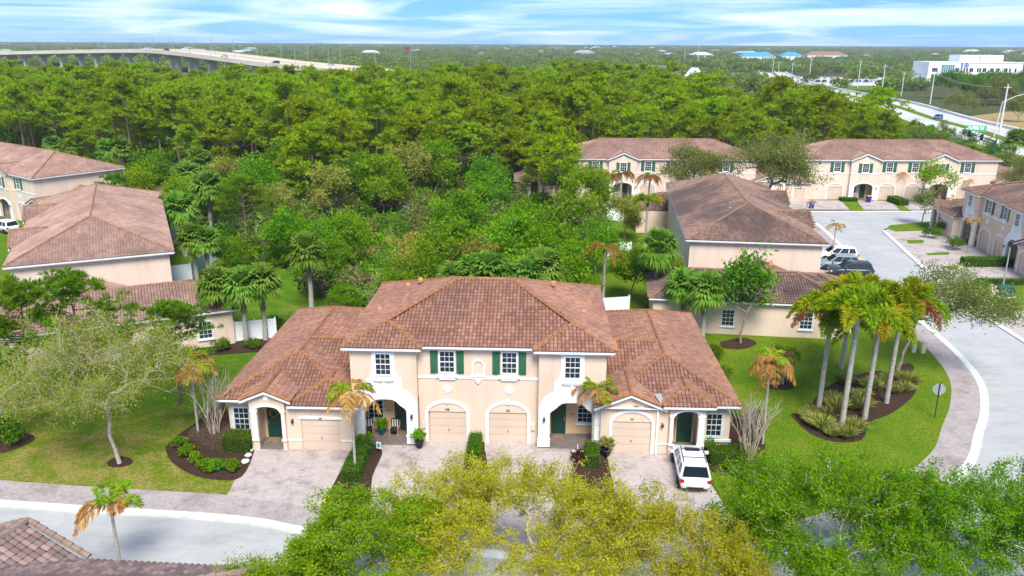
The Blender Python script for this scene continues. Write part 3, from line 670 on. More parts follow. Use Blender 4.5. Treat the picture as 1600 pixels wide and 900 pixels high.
        MB().prism([(X(g0),ze-.19),(X(g0),ze-.03),(X(gm),pz-.03),(X(g1),ze-.03),(X(g1),ze-.19),(X(gm),pz-.19)], pe+.02, pe+.08).build('bargeboard', M_['white'], B)
        p0, p1, zz, pe2 = 11.15, 14.25, 3.36, py_-.3; pm = (p0+p1)/2; pw = (p1-p0)/2
        ap = (pm, pe2+pw, zz+pw*s); bk = (pm, pe2+pw+1.6, zz+pw*s)
        fc([(p0,pe2,zz),(p1,pe2,zz),ap]); fc([(p1,pe2,zz),(p1,pe2+3.4,zz),bk,ap]); fc([(p0,pe2+3.4,zz),(p0,pe2,zz),ap,bk])
        cp((p0,pe2,zz), ap); cp((p1,pe2,zz), ap); cp(ap, bk)
        fascia(B, [((X(p0),pe2+.05),(X(p1),pe2+.05)), ((X(p1)-.05,pe2),(X(p1)-.05,-.7+dy))], zz-.02)
        fx = [((X(14.1),-.70+dy),(X(15.9),-.70+dy))]
        MB().add([(X(10.75),.1,3.62),(X(11.15),.2,3.64),(X(11.3),-.9,3.3),(X(11.12),-.95,3.28)], [(0,1,2,3)]).build('valley_flashing', M_['gray'], B)
    fx = fx + [((X(15.87),16.3+dy),(X(15.87),ya)) if m < 0 else ((X(15.87),ya),(X(15.87),16.3+dy))]
    fascia(B, [f_ if m > 0 else (f_ if f_[0][0] < f_[1][0] or f_[0][0] == f_[1][0] else f_[::-1]) for f_ in fx], Z-.02)
    bx(7.76, 15.86, -.68+dy, 16.3+dy, Z-.015, Z-.005).build('soffit', M_['white'], B)
    bx(7.1, 11.4, gye+.06, .5, Z-.018, Z-.008).build('soffit', M_['white'], B)
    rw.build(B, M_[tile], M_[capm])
    vents(B, [(X(8.75), yc-.75, zr_-.28, 1.0)])

# ------------------------------------------------------------------ the main townhouse building
def main_building():
    B = empty('townhouse_building', (OX, OY, 0), YAW, 'cream townhouse block with terracotta roof, white arched porches and four garages', 'townhouse')
    ZE, SL = 6.5, 0.375
    wl = M_['wall']
    # walls: rear block, garage block, porch storey
    MB().box(-7.75, 7.75, 1.6, 12.35, 0, ZE-.12).build('wall', wl, B)
    front_wall(-3.7, 3.7, ZE-.12, [(-3.12,-.78,2.05,2.05), (.66,3.0,2.05,2.05)], .35, .55).build('wall', wl, B)
    MB().box(-3.7, 3.7, .552, 1.598, 0, ZE-.14).build('wall', wl, B)
    for m in (-1, 1):
        cx = 5.72*m
        fw = front_wall(min(3.702*m,7.75*m), max(3.702*m,7.75*m), ZE-.12, [(cx-1.30, cx+1.30, 2.46, 3.05)], -.15, .12); fw.build('wall', wl, B)
        a, b2 = (-7.75,-7.5) if m < 0 else (7.5,7.75)
        MB().box(a, b2, .121, 1.599, 0, ZE-.13).build('wall', wl, B)
        a, b2 = (-7.499,-3.701) if m < 0 else (3.701,7.499)
        MB().box(a, b2, .121, 1.599, 3.12, ZE-.13).build('wall', M_['white'] if False else wl, B)
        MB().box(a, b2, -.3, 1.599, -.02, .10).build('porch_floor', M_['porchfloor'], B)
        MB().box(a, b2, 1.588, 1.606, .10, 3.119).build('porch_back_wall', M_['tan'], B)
        # white sculpted surround
        H = lambda x: cx + x
        rt = [(.82,6.30),(.70,6.12),(.70,5.3),(.72,5.0),(.78,4.75),(.92,4.5),(.92,4.42),(1.10,4.42),(1.10,3.75),(1.24,3.70),(1.45,3.56),(1.66,3.36),(1.84,3.1),(1.94,2.8),(2.0,2.72),(2.0,.66),(2.06,.66),(2.06,0)]
        inner = [(1.31,0),(1.31,2.36),(1.25,2.5),(1.1,2.62),(.95,2.72),(.8,2.9),(.62,3.02),(.4,3.08),(0,3.09)]
        inner = inner[:-1] + [(0,3.09)] + [(-x,z) for x,z in inner[:-1][::-1]]
        poly = [(-x,z) for x,z in rt] + inner[::-1] + rt[::-1]
        poly = [(H(x), z) for x, z in poly]
        MB().prism(poly, -.215, -.151).build('porch_surround', M_['white'], B)
        # arch moulding
        am = MB(); o_ = [(-1.42,2.40),(-1.25,2.58),(-1.08,2.70),(-.93,2.83),(-.78,3.0),(-.6,3.13),(-.38,3.2),(0,3.21),(.38,3.2),(.6,3.13),(.78,3.0),(.93,2.83),(1.08,2.70),(1.25,2.58),(1.42,2.40)]
        i_ = [(1.31,2.34),(1.22,2.48),(1.06,2.60),(.9,2.73),(.75,2.9),(.58,3.02),(.36,3.08),(0,3.09),(-.36,3.08),(-.58,3.02),(-.75,2.9),(-.9,2.73),(-1.06,2.60),(-1.22,2.48),(-1.31,2.34)]
        am.prism([(H(x),z) for x,z in o_+i_], -.265, -.2151); am.build('arch_moulding', M_['white'], B)
        for sx in (-1, 1):
            xa, xb = H(sx*1.32), H(sx*1.98); xa, xb = min(xa,xb), max(xa,xb)
            for zi in range(4): MB().box(xa+.012, xb-.012, -.245, -.2152, .72+zi*.45, .72+zi*.45+.425).build('quoin_block', M_['white'], B)
            MB().box(xa-.03, xb+.04, -.275, -.2153, 0, .60).box(xa-.06, xb+.06, -.31, -.2153, .602, .70).build('pier_base', M_['white'], B)
        window(B, I4, cx, 4.74, 6.06, 0.86, dep=-.225, sill=False)
        MB().box(cx-.62, cx+.62, -.36, -.2154, 4.36, 4.50).box(cx-.52, cx+.52, -.31, -.2154, 4.26, 4.358).prism([(cx-.09,4.258),(cx+.09,4.258),(cx+.02,3.98),(cx-.02,3.98)], -.30, -.2154).build('window_bracket', M_['white'], B)
        wall_lamp(B, I4, cx-m*1.65, 2.0, -.25)
        # porch: window outboard, door inboard
        window(B, I4, cx+m*.95, .95, 2.15, 0.86, dep=1.588, trim=.1, trimmat='lintrim')
        xd = cx-m*.72; panel_door(B, I4, xd-.47, xd+.47, 2.2, 1.56, .1, hs=m)
        MB().box(cx+m*.12-.03, cx+m*.12+.03, 1.55, 1.587, 1.42, 1.52).build('doorbell', M_['iron'], B)
    MB().box(-3.698, 3.698, .30, .3495, 4.29, 4.44).build('string_course', M_['white'], B)
    for m, no in ((-1, '105'), (1, '101')):
        gx = 1.87*m; xw = 1.9*m
        y = .35
        garage_door(B, I4, gx-1.17 if m<0 else .66, gx+1.17 if m<0 else 3.0, 2.04, .44)
        gc = -1.95 if m < 0 else 1.83
        arch_band(B, I4, gc, 1.2, 0, 1.92, 2.66, .2, y-.06, y-.001)
        number(B, I4, no, gc, 2.13, y-.012)
        window(B, I4, xw, 4.74, 6.06, .84, dep=y-.005, sill=False)
        MB().box(xw-.66, xw+.66, y-.16, y-.051, 4.40, 4.60).box(xw-.5, xw+.5, y-.12, y-.051, 4.24, 4.398).build('sill', M_['white'], B)
        shutter(B, I4, xw-1.03, xw-.57, 4.62, 6.1, y-.001); shutter(B, I4, xw+.57, xw+1.03, 4.62, 6.1, y-.001)
        md = MB()
        for k_ in range(4): md.lathe([(.001,0),(.17,0),(.17,.05),(.001,.05)], 12, (math.cos(k_*math.pi/2)*.11, math.sin(k_*math.pi/2)*.11, k_*.001))
        md.build('medallion', M_['white'], B, FM(xw, y-.001, 3.62) @ Matrix.Rotation(math.pi/2, 4, 'X'))
    arch_band(B, I4, 0, .30, 4.60, 5.15, 5.48, .09, .27, .349, name='niche_trim', key=False)
    MB().box(-.45,.45,.24,.2995,4.46,4.60).prism([(-.2,4.288),(.2,4.288),(.05,4.02),(-.05,4.02)], .25, .349).build('niche_bracket', M_['white'], B)
    MB().box(-3.64,-3.56,.22,.3,0,6.2).build('downspout', M_['vinyl'], B) if False else None
    for x_ in (-3.42, 3.40): MB().box(x_-.12, x_+.12, .22, .349, .95, 1.35).build('meter_box', M_['wall2'], B)
    # main roof and bay roofs
    rf = Roof(np.random.default_rng(5))
    x0, x1, y0, y1 = -8.15, 8.15, 0.0, 12.75; h = (y1-y0)/2; zr = ZE+h*SL
    ra, rb = (x0+h, y0+h, zr), (x1-h, y0+h, zr)
    rf.face([(x0,y0,ZE),(x1,y0,ZE),rb,ra]); rf.face([(x1,y1,ZE),(x0,y1,ZE),ra,rb])
    rf.face([(x0,y1,ZE),(x0,y0,ZE),ra]); rf.face([(x1,y0,ZE),(x1,y1,ZE),rb])
    up5 = lambda p: (p[0], p[1], p[2]+.05)
    rf.cap(up5(ra), up5(rb)); rf.cap((x0,y1,ZE+.05), up5(ra)); rf.cap((x1,y1,ZE+.05), up5(rb))
    for m in (-1, 1):
        xo, xi, yb = 8.15*m, 3.38*m, -.48; hw = abs(xo-xi)/2; ap = ((xo+xi)/2, yb+hw, ZE+hw*SL)
        rf.face([(min(xo,xi),yb,ZE),(max(xo,xi),yb,ZE),ap])
        rf.face([(xi,yb,ZE),(xi,yb+1.6,ZE),(ap[0],ap[1]+1.6,ap[2]),ap] if m < 0 else [(xi,yb+1.6,ZE),(xi,yb,ZE),ap,(ap[0],ap[1]+1.6,ap[2])])
        q = (xo, yb, ZE); e = .012
        rf.face([(xo+e*m,y0+.6,ZE),(xo+e*m,yb,ZE),(ap[0]+e*m,ap[1],ap[2]),(ap[0]+e*m,ap[1]+.6,ap[2])] if m < 0 else [(xo+e*m,yb,ZE),(xo+e*m,y0+.6,ZE),(ap[0]+e*m,ap[1]+.6,ap[2]),(ap[0]+e*m,ap[1],ap[2])])
        rf.cap((xo,yb,ZE+.05), up5(ap)); rf.cap((xi,yb,ZE+.05), up5(ap))
        rm = ra if m < 0 else rb; rf.cap(up5(ap), up5(rm))
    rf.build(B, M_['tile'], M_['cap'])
    fascia(B, [((-8.15,-.43),(-3.38,-.43)), ((-3.38,.05),(3.38,.05)), ((3.38,-.43),(8.15,-.43)), ((8.1,-.43),(8.1,12.7)), ((-8.1,12.7),(-8.1,-.43))], ZE-.02)
    MB().box(-8.1, 8.1, .1, 12.7, ZE-.13, ZE-.07).box(-8.1,-3.42,-.4,.098,ZE-.13,ZE-.07).box(3.42,8.1,-.4,.098,ZE-.13,ZE-.07).build('soffit', M_['white'], B)
    vents(B, [(-4.6,8.3,8.2,.5), (-6.9,5.2,7.05,.5), (-5.6,9.0,7.6,.3), (4.6,8.0,8.2,.5), (6.6,5.0,7.15,.5)])
    end_unit(B, -1, 0.0, 0.0); end_unit(B, 1, 0.0, 0.5)
    return B
MAIN = main_building()
# ------------------------------------------------------------------ four-unit rows of the same estate
def row_house(name):
    B = empty(name); wl = M_['wall2']; ZE, SL, HX = 6.5, 0.375, 15.2
    MB().box(-HX, HX, 1.5, 12.35, 0, ZE-.12).build('wall', wl, B)
    bays = (-6.05, 6.05)
    segs = [(-HX, -8.35), (-3.75, 3.75), (8.35, HX)]
    gar = [[-10.4], [-2.05, 2.05], [10.4]]
    for (a, b2), gs in zip(segs, gar):
        front_wall(a, b2, ZE-.12, [(g-1.2, g+1.2, 2.05, 2.05) for g in gs], .35, .5).build('wall', wl, B)
        MB().box(a, b2, .501, 1.499, 0, ZE-.13).build('wall', wl, B)
        MB().box(a+.01, b2-.01, .30, .3495, 4.2, 4.34).build('string_course', M_['white'], B)
        for g in gs:
            garage_door(B, I4, g-1.2, g+1.2, 2.04, .42)
            arch_band(B, I4, g, 1.22, 0, 1.95, 2.6, .18, .29, .349)
            window(B, I4, g, 4.6, 5.95, .95, dep=.345); shutter(B, I4, g-1.12, g-.62, 4.5, 6.0, .349); shutter(B, I4, g+.62, g+1.12, 4.5, 6.0, .349)
            md = MB(); md.lathe([(.001,0),(.22,0),(.22,.05),(.001,.05)], 10); md.build('medallion', M_['white'], B, FM(g, .349, 3.5) @ Matrix.Rotation(math.pi/2, 4, 'X'))
    rf = Roof(np.random.default_rng(8), lod=2)
    rf.hip(-15.6, 15.6, 0.0, 12.75, ZE, SL)
    for cx in bays:
        x0, x1 = cx-2.3, cx+2.3; s_ = .42; ze = 6.5; pk = ze+2.55*s_
        front_wall(x0, x1, ZE, [(cx-1.5, cx+1.5, 2.05, 2.75)], -.1, .15, [(x1, ze-.1), (cx, pk-.2), (x0, ze-.1)]).build('wall', wl, B)
        MB().box(x0, x0+.2, .151, 1.499, 0, ZE-.1).build('wall', wl, B); MB().box(x1-.2, x1, .151, 1.499, 0, ZE-.1).build('wall', wl, B)
        MB().box(x0+.201, x1-.201, .151, 1.499, 2.9, ZE-.1).build('wall', wl, B)
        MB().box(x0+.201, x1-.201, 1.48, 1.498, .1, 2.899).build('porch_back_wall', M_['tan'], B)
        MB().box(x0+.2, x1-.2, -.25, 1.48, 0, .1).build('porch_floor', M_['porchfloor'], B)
        arch_band(B, I4, cx, 1.5, 0, 2.05, 2.75, .22, -.17, -.101, key=False)
        for sx in (-1, 1): MB().box(cx+sx*1.98-.27, cx+sx*1.98+.27, -.16, -.102, 0, 2.6).box(cx+sx*1.98-.3, cx+sx*1.98+.3, -.2, -.103, 0, .65).build('pier', M_['white'], B)
        MB().box(x0, x1, -.16, -.104, 4.2, 4.34).build('string_course', M_['white'], B)
        window(B, I4, cx, 4.55, 5.9, .95, dep=-.105); shutter(B, I4, cx-1.12, cx-.62, 4.45, 5.95, -.101); shutter(B, I4, cx+.62, cx+1.12, 4.45, 5.95, -.101)
        window(B, I4, cx-.85, .95, 2.3, .8, dep=1.478, trimmat='lintrim'); panel_door(B, I4, cx+.1, cx+1.0, 2.3, 1.45, .1)
        wall_lamp(B, I4, cx+1.98, 2.0, -.17)
        MB().box(cx-.14, cx+.14, -.15, -.101, 6.55, 6.95).build('gable_vent', M_['vinyl'], B)
        e = -.45; rf.face([(cx+2.55,e,ze),(cx+2.55,4.2,ze),(cx,4.2,pk),(cx,e,pk)]); rf.face([(cx-2.55,4.2,ze),(cx-2.55,e,ze),(cx,e,pk),(cx,4.2,pk)])
        rf.cap((cx,e,pk+.05), (cx,2.7,pk+.05)); rf.cap((cx-2.55,e+.05,ze+.03), (cx,e+.05,pk+.05)); rf.cap((cx+2.55,e+.05,ze+.03), (cx,e+.05,pk+.05))
        MB().prism([(cx-2.6,ze-.24),(cx-2.6,ze-.03),(cx,pk-.03),(cx+2.6,ze-.03),(cx+2.6,ze-.24),(cx,pk-.24)], e+.02, e+.1).build('bargeboard', M_['white'], B)
    rf.build(B, M_['tile_pink'], M_['cap2'])
    fascia(B, [((-15.6,.05),(-8.6,.05)), ((-3.5,.05),(3.5,.05)), ((8.6,.05),(15.6,.05)), ((15.55,0),(15.55,12.75)), ((-15.55,12.75),(-15.55,0)), ((15.6,12.7),(-15.6,12.7))], ZE-.02, 0.2)
    MB().box(-15.5, 15.5, .1, 12.65, ZE-.12, ZE-.06).build('soffit', M_['white'], B)
    vents(B, [(-9,8,8.25,.5), (-3,9,7.75,.5), (4,8.5,7.95,.5), (10,9,7.75,.5), (-8,4,7.9,.5), (3,3.5,7.75,.5), (11.5,5.5,8.0,.5)])
    end_unit(B, -1, HX-7.75, 0.0, None, 'tile_pink', 'cap2'); end_unit(B, 1, HX-7.75, 0.5, None, 'tile_pink', 'cap2')
    return B
def retile(o, tile, cap):
    for c in o.children:
        k_ = c.name.split('.')[0]
        if k_ in ('roof_tiles', 'ridge_caps'):
            c.material_slots[0].link = 'OBJECT'; c.material_slots[0].material = M_[tile if k_ == 'roof_tiles' else cap]
ROW = row_house('row_house')
def place(o, loc, rz, label): o.location = (*loc, 0); o.rotation_euler = (0, 0, R(rz)); return tag(o, label, 'townhouse', 'rows of townhouses on the estate')
place(ROW, (23.65, 127.3), 0, 'cream row house with green shutters behind the palms in front of the pine wood')
F_ = copy_tree(ROW); place(F_, (62.3, 127.6), 0, 'cream row house with green shutters facing the end of the side street'); retile(F_, 'tile_pink', 'cap2')
D_ = copy_tree(ROW); place(D_, (30.8, 86.7), 83, 'townhouse with black-stained tile roof and blank end wall, left of the side street'); retile(D_, 'tile_dark', 'cap2')
B_ = copy_tree(ROW); place(B_, (-47.55, 76.1), -65, 'townhouse with pinkish roof and blank end wall behind the bushy pines at left'); retile(B_, 'tile_pink', 'cap2')
C_ = copy_tree(ROW); place(C_, (-76.1, 114.3), -36, 'townhouse cut by the left edge of the picture, against the pine wood'); retile(C_, 'tile_pink', 'cap2')
G_ = copy_tree(MAIN); place(G_, (57.05, 93.2), -95, 'townhouse with white bays and green shutters at the right edge, facing the street'); retile(G_, 'tile_dark', 'cap2')
for c in list(G_.children):
    if c.name.startswith(('house_number', 'wreath')): bpy.data.objects.remove(c)
tag(MAIN, group='rows of townhouses on the estate')
def end_window(B, sgn, ly, w_=.95):
    window(B, FM(sgn*22.995, ly, 0, R(90*sgn)), 0, .85, 2.2, w_, dep=-.005, trimmat='lintrim')
for ly in (3.0, 9.5): end_window(D_, -1, ly)
for ly in (4.5, 10.5, 14.2): end_window(B_, 1, ly)
# ------------------------------------------------------------------ roof of the house across the street, close below the camera
def near_house():
    B = empty('house', (-19.5, 22.5, 0), R(-4), 'house seen only by its weathered grey-brown tile roof at the lower left corner', 'house', 'rows of townhouses on the estate')
    MB().box(-11, 8.2, -6, 5.9, 0, 2.95).build('wall', M_['wall'], B)
    tile = bpy.data.meshes.new('roof_tile')
    P_ = [(0,0),(.06,.055),(.135,.078),(.21,.055),(.27,0)]
    vs = [(x,-.03,h+.05) for x,h in P_] + [(x,.36,h+.005) for x,h in P_] + [(x,-.026,h-.02) for x,h in P_]
    tile.from_pydata(vs, [], [(i,i+1,6+i,5+i) for i in range(4)] + [(10+i,11+i,1+i,i) for i in range(4)])
    tile.materials.append(M_['tile_grey_one'])
    deck = MB(); caps = Roof(); Z, s_ = 3.1, .42
    rng = random.Random(4); cand = []
    def plane(p0, p1, depth, lim):
        p0, p1 = Vector(p0), Vector(p1); u = (p1-p0); L = u.length; u.normalize()
        inw = Vector((-u.y, u.x, 0)); v = (inw + Vector((0,0,s_))).normalized(); nn = u.cross(v)
        for r in range(int(depth/.36)):
            for c in range(int(L/.27)):
                q = p0 + u*(c*.27) + v*(r*.36)
                cx_, cy_ = c*.27+.135, (r*.36+.18)*v.xy.length
                if lim(cx_, cy_, L): cand.append((q, Matrix((u, v, nn)).transposed().to_4x4()))
    tri = lambda x, y, L: y < x+.1 and y < L-x+.1
    # long low roof with its eave to the street, hip at the right end, small projecting hip at left
    plane((8.9,6.35,Z), (-11,6.35,Z), 6.5, lambda x, y, L: y < x+.1 and y < 6.2)
    plane((8.9,-6,Z), (8.9,6.35,Z), 6.5, lambda x, y, L: y < L-x+.1 and y < x+.1)
    deck.add([(8.9,6.35,Z-.03),(-11,6.35,Z-.03),(-11,.2,Z+6.15*s_-.03),(2.7,.2,Z+6.15*s_-.03)], [(0,1,2,3)])
    deck.add([(8.9,-6,Z-.03),(8.9,6.35,Z-.03),(2.7,.2,Z+6.15*s_-.03)], [(0,1,2)])
    caps.cap((8.9,6.35,Z+.06), (2.7,.2,Z+6.15*s_+.06), .14)
    return B, tile, deck, caps, cand, plane, tri
m = M_['tile_grey'].copy(); m.name = 'roof_tile_weathered_single'
t = m.node_tree; at = [n for n in t.nodes if n.bl_idname == 'ShaderNodeAttribute'][0]; oi = N(t, 'ShaderNodeObjectInfo')
for l in list(at.outputs['Fac'].links): t.links.new(oi.outputs['Random'], l.to_socket)
M_['tile_grey_one'] = m
HB, HT, HD, HC, HCAND, HPLANE, HTRI = near_house()
# projecting hip on the street side: peak seen at the left edge
def near_gable(cx, cy, hw, ang, ln=7.0, Z=3.05, s_=.40):
    ca, sa = math.cos(ang), math.sin(ang); zt = Z+hw*s_
    T = lambda x, y, z: (cx + x*ca - y*sa, cy + x*sa + y*ca, z)
    for m in (1, -1):
        a, b2 = (T(hw,-ln,Z), T(hw,0,Z)) if m > 0 else (T(-hw,0,Z), T(-hw,-ln,Z))
        HPLANE(a, b2, hw*1.08, lambda x, y, L: y < hw)
        r0, r1 = T(0,0,zt), T(0,-ln,zt)
        HD.add([(p[0],p[1],p[2]-.03) for p in ((a, b2, r0, r1) if m > 0 else (a, b2, r1, r0))], [(0,1,2,3)])
        c0 = T(m*hw,0,Z); HC.cap((c0[0],c0[1],c0[2]+.06), (r0[0],r0[1],r0[2]+.06), .13)
    HC.cap((r1[0],r1[1],zt+.07), (r0[0],r0[1],zt+.07), .17)
near_gable(-1.75, 7.3, 3.0, R(-13))
B_inv = HB.matrix_world.inverted()
def seen_rank(q):
    wq = Matrix.Translation(HB.location) @ Matrix.Rotation(HB.rotation_euler[2], 4, 'Z') @ q
    d = wq.y*math.cos(PITCH) - (wq.z-CAM_H)*math.sin(PITCH); yc_ = wq.y*math.sin(PITCH) + (wq.z-CAM_H)*math.cos(PITCH)
    u_, v_ = 800+FOC*wq.x/d, 450-FOC*yc_/d
    return (0 if -5 < u_ < 420 and v_ < 905 else 1, v_)
HCAND.sort(key=lambda c: seen_rank(c[0]))
for q, M4 in HCAND[:300]:
    o = link('roof_tile', HT, HB); o.matrix_local = Matrix.Translation(q) @ M4
rest = MB()
for q, M4 in HCAND[300:]:
    T4 = Matrix.Translation(q) @ M4; rest.add([T4 @ v.co for v in HT.vertices], [tuple(p.vertices) for p in HT.polygons])
tag(rest.build('roof_tiles', M_['tile_grey_one'], HB), kind='stuff')
HD.build('roof_deck', M_['gray'], HB); tag(HC.caps.build('ridge_caps', M_['cap3'], HB), kind='stuff')
# ------------------------------------------------------------------ vegetation builders
def unit(a): return a/np.maximum(np.linalg.norm(a, axis=-1, keepdims=True), 1e-9)
def rand_dirs(rng, n): return unit(rng.normal(size=(n, 3)))
def blades(base, axis, length, width, rng, bend=0.0):
    """one rhombic leaf per row: base point, direction, length, width (arrays)"""
    n = len(base); s = unit(np.cross(axis, rand_dirs(rng, n)))
    length = np.broadcast_to(length, (n,))[:, None]; width = np.broadcast_to(width, (n,))[:, None]
    mid = base + axis*length*0.5; tip = base + axis*length + np.array([0, 0, -1.0])*length*bend
    V = np.stack([base, mid + s*width/2, tip, mid - s*width/2], 1).reshape(-1, 3)
    return V, np.arange(n*4).reshape(n, 4)
class Leafage:
    def __init__(s): s.V = []; s.Q = []; s.r = []; s.n = 0
    def add(s, V, Q, r): s.V.append(V); s.Q.append(Q + s.n); s.r.append(r); s.n += len(V); return s
    def mesh(s, name, mat): return npmesh(name, np.concatenate(s.V), np.concatenate(s.Q), np.clip(np.concatenate(s.r), 0, 1), [mat])
def lobed_points(rng, n, c, rad, lobes=14, lr=0.42, low=-0.35):
    """points in an uneven crown made of overlapping lobes"""
    d = rand_dirs(rng, lobes*4); d = d[d[:, 2] > low][:lobes]
    lc = d*rng.uniform(0.45, 0.78, (len(d), 1)); lw = rng.uniform(0.6, 1.25, len(d))*lr
    k = rng.integers(0, len(d), n); q = rand_dirs(rng, n)*(rng.random((n, 1))**(1/2.4))
    P = lc[k] + q*lw[k][:, None]
    return np.array(c) + P*np.array(rad), k
def skeleton(rng, base, fork, targets, tip=0.012, power=2.4, wob=0.12, droop=0.0):
    """limbs reaching from trunk to every target; returns tubes list and node radii"""
    nodes = [np.array(base, float)]; par = [-1]
    fork = np.array(fork, float)
    for i in range(1, 4):
        p = np.array(base)*(1-i/3) + fork*(i/3); p[:2] += rng.normal(0, .06, 2)*(i < 3); nodes.append(p); par.append(len(nodes)-2)
    D = np.linalg.norm(targets - fork, axis=1); order = np.argsort(D)
    nt_ = len(targets); AR = np.zeros((2*nt_+1, 3)); AR[0] = nodes[-1]; DS = np.zeros(2*nt_+1); ids = [len(nodes)-1]; na = 1
    for o in order:
        t_ = targets[o]; A = AR[:na]; dd = np.linalg.norm(A - t_, axis=1) + DS[:na]*0.22
        dd = np.where(np.linalg.norm(A-fork, axis=1) < D[o]*0.97+.01, dd, 1e9); j = int(np.argmin(dd)); p0 = A[j]; L = np.linalg.norm(t_-p0)
        m = p0*0.5 + t_*0.5 + rng.normal(0, wob, 3)*L*0.5; m[2] += L*0.06
        nodes.append(m); par.append(ids[j]); AR[na] = m; DS[na] = DS[j]+L/2; na += 1; ids.append(len(nodes)-1)
        nodes.append(t_); par.append(len(nodes)-2); AR[na] = t_; DS[na] = DS[j]+L; na += 1; ids.append(len(nodes)-1)
    n = len(nodes); acc = np.zeros(n)
    for i in range(n-1, 0, -1):
        if acc[i] == 0: acc[i] = tip**power
        acc[par[i]] += acc[i]
    rad = np.maximum(acc, tip**power)**(1/power)
    return np.array(nodes), par, rad
def limb_mesh(nodes, par, rad, sides=5, minr=0.0, name='trunk', mat=None, flare=1.0):
    mb = MB()
    for i in range(1, len(nodes)):
        if rad[i] < minr: continue
        p = par[i]; r0 = min(rad[p], rad[i]*1.35)
        if i <= 3: r0 = rad[p]*(flare if p == 0 else 1)
        mb.tube([nodes[p], nodes[i]], [r0, rad[i]], sides if rad[i] > .04 else 4, cap=False)
    me = mb.mesh(name); me.materials.append(mat); me.polygons.foreach_set('use_smooth', [True]*len(me.polygons)); return me
def broadleaf(seed, crown_c, rad, base, fork, ncl, nleaf, leaf, spread, leafmat, barkmat, lobes=14, tip=0.014, minr=0.0, lr=.42, low=-.35, flat=0.7, wob=.12, flare=1.3, spray=0.0):
    """trunk + crown meshes (coordinates relative to the trunk base)"""
    rng = np.random.default_rng(seed)
    T, k = lobed_points(rng, ncl, crown_c, rad, lobes, lr, low)
    nodes, par, r = skeleton(rng, base, fork, T, tip, wob=wob)
    tm = limb_mesh(nodes, par, r, 7, minr, 'trunk', barkmat, flare)
    lf = Leafage(); n = nleaf; ci = rng.integers(0, ncl, n)
    off = rng.normal(size=(n, 3))*spread*np.array([1, 1, flat]); P = T[ci] + off
    if spray:                                   # leaves set along the last twigs instead of around their ends
        D0 = np.linalg.norm(T - np.array(fork, float), axis=1); order = np.argsort(D0); mid = np.zeros_like(T); mid[order] = nodes[4::2][:ncl]
        tt = rng.uniform(-.15, 1.1, (n, 1)); dv = (T-mid); ln = np.linalg.norm(dv, axis=1, keepdims=True); dv = dv/np.maximum(ln, 1e-6)*np.clip(ln, .25, spray)
        off = rng.normal(size=(n, 3))*spread; P = T[ci] - dv[ci]*(1-tt) + off
    # leaves also along the outer twigs
    ax = unit(off*0.6 + rng.normal(size=(n, 3))*spread + np.array([0, 0, .25*spread]))
    V, Q = blades(P, ax, leaf*rng.uniform(.7, 1.3, n), leaf*.55*rng.uniform(.8, 1.2, n), rng)
    tone = rng.random(ncl)
    lf.add(V, Q, 0.55*tone[ci] + 0.45*rng.random(n)); cm = lf.mesh('crown', leafmat)
    return tm, cm
def tree_thing(name, tm, cm, loc, rz=0, sc=1.0, label=None, cat='tree', group=None):
    o = empty(name, (loc[0], loc[1], loc[2] if len(loc) > 2 else 0), rz, label, cat, group); o.scale = (sc, sc, sc)
    link('trunk', tm, o); link('crown', cm, o); return o
def pine(seed, h, cw, nb=26, npuff=4, nneedle=26, blade=0.5, bw=0.085, mat='pine', bare=0.45, dense=1.0):
    """slash pine: bare pole, upswept limbs ending in needle puffs"""
    rng = np.random.default_rng(seed); mb = MB(); lean = rng.normal(0, .03, 2)
    tp = [np.array([lean[0]*z + .15*math.sin(z*.4+seed), lean[1]*z + .15*math.cos(z*.35+seed), z]) for z in np.linspace(0, h*.96, 9)]
    mb.tube(tp, list(np.linspace(.016*h+.03, .03, 9)), 7, False)
    C = []
    for i in range(nb):
        f = bare + (1-bare)*((i+rng.random())/nb)**0.9; z = f*h; q = rng.uniform(0, 2*math.pi)
        prof = math.sin(min(1, (1-f)/(1-bare)*.9+.12)*math.pi*.62)
        L = cw*max(.25, prof)*rng.uniform(.65, 1.15); p0 = np.array([np.interp(z, [t_[2] for t_ in tp], [t_[k] for t_ in tp]) for k in (0, 1)] + [min(z, h*.95)])
        d = np.array([math.cos(q), math.sin(q), rng.uniform(.05, .5)]); p1 = p0 + d*L*.55 + (0, 0, -.03*L); p2 = p0 + d*L + (0, 0, .12*L)
        mb.tube([p0, p1, p2], [.055, .035, .018], 4, False)
        for j in range(npuff):
            t_ = rng.uniform(.45, 1.08); C.append(p0 + (p2-p0)*t_ + rng.normal(0, .16*L+.12, 3)*np.array([1, 1, .55]))
    for j in range(int(8*dense)): C.append(np.array([tp[-1][0], tp[-1][1], h*rng.uniform(.86, 1.0)]) + rng.normal(0, .45, 3)*np.array([1, 1, .5]))
    C = np.array(C); n = len(C); ci = np.repeat(np.arange(n), nneedle); ax = rand_dirs(rng, len(ci)); ax[:, 2] = np.abs(ax[:, 2])*.9 - .12; ax = unit(ax)
    sz = rng.uniform(.75, 1.25, n)[ci]; B0 = C[ci] + ax*.10*sz[:, None]
    V, Q = blades(B0, ax, blade*sz*rng.uniform(.75, 1.1, len(ci)), bw, rng)
    lf = Leafage().add(V, Q, (.5*rng.random(n)[ci] + .5*rng.random(len(ci))))
    tm = mb.mesh('trunk'); tm.materials.append(M_['pinebark']); tm.polygons.foreach_set('use_smooth', [True]*len(tm.polygons))
    return tm, lf.mesh('crown', M_[mat])
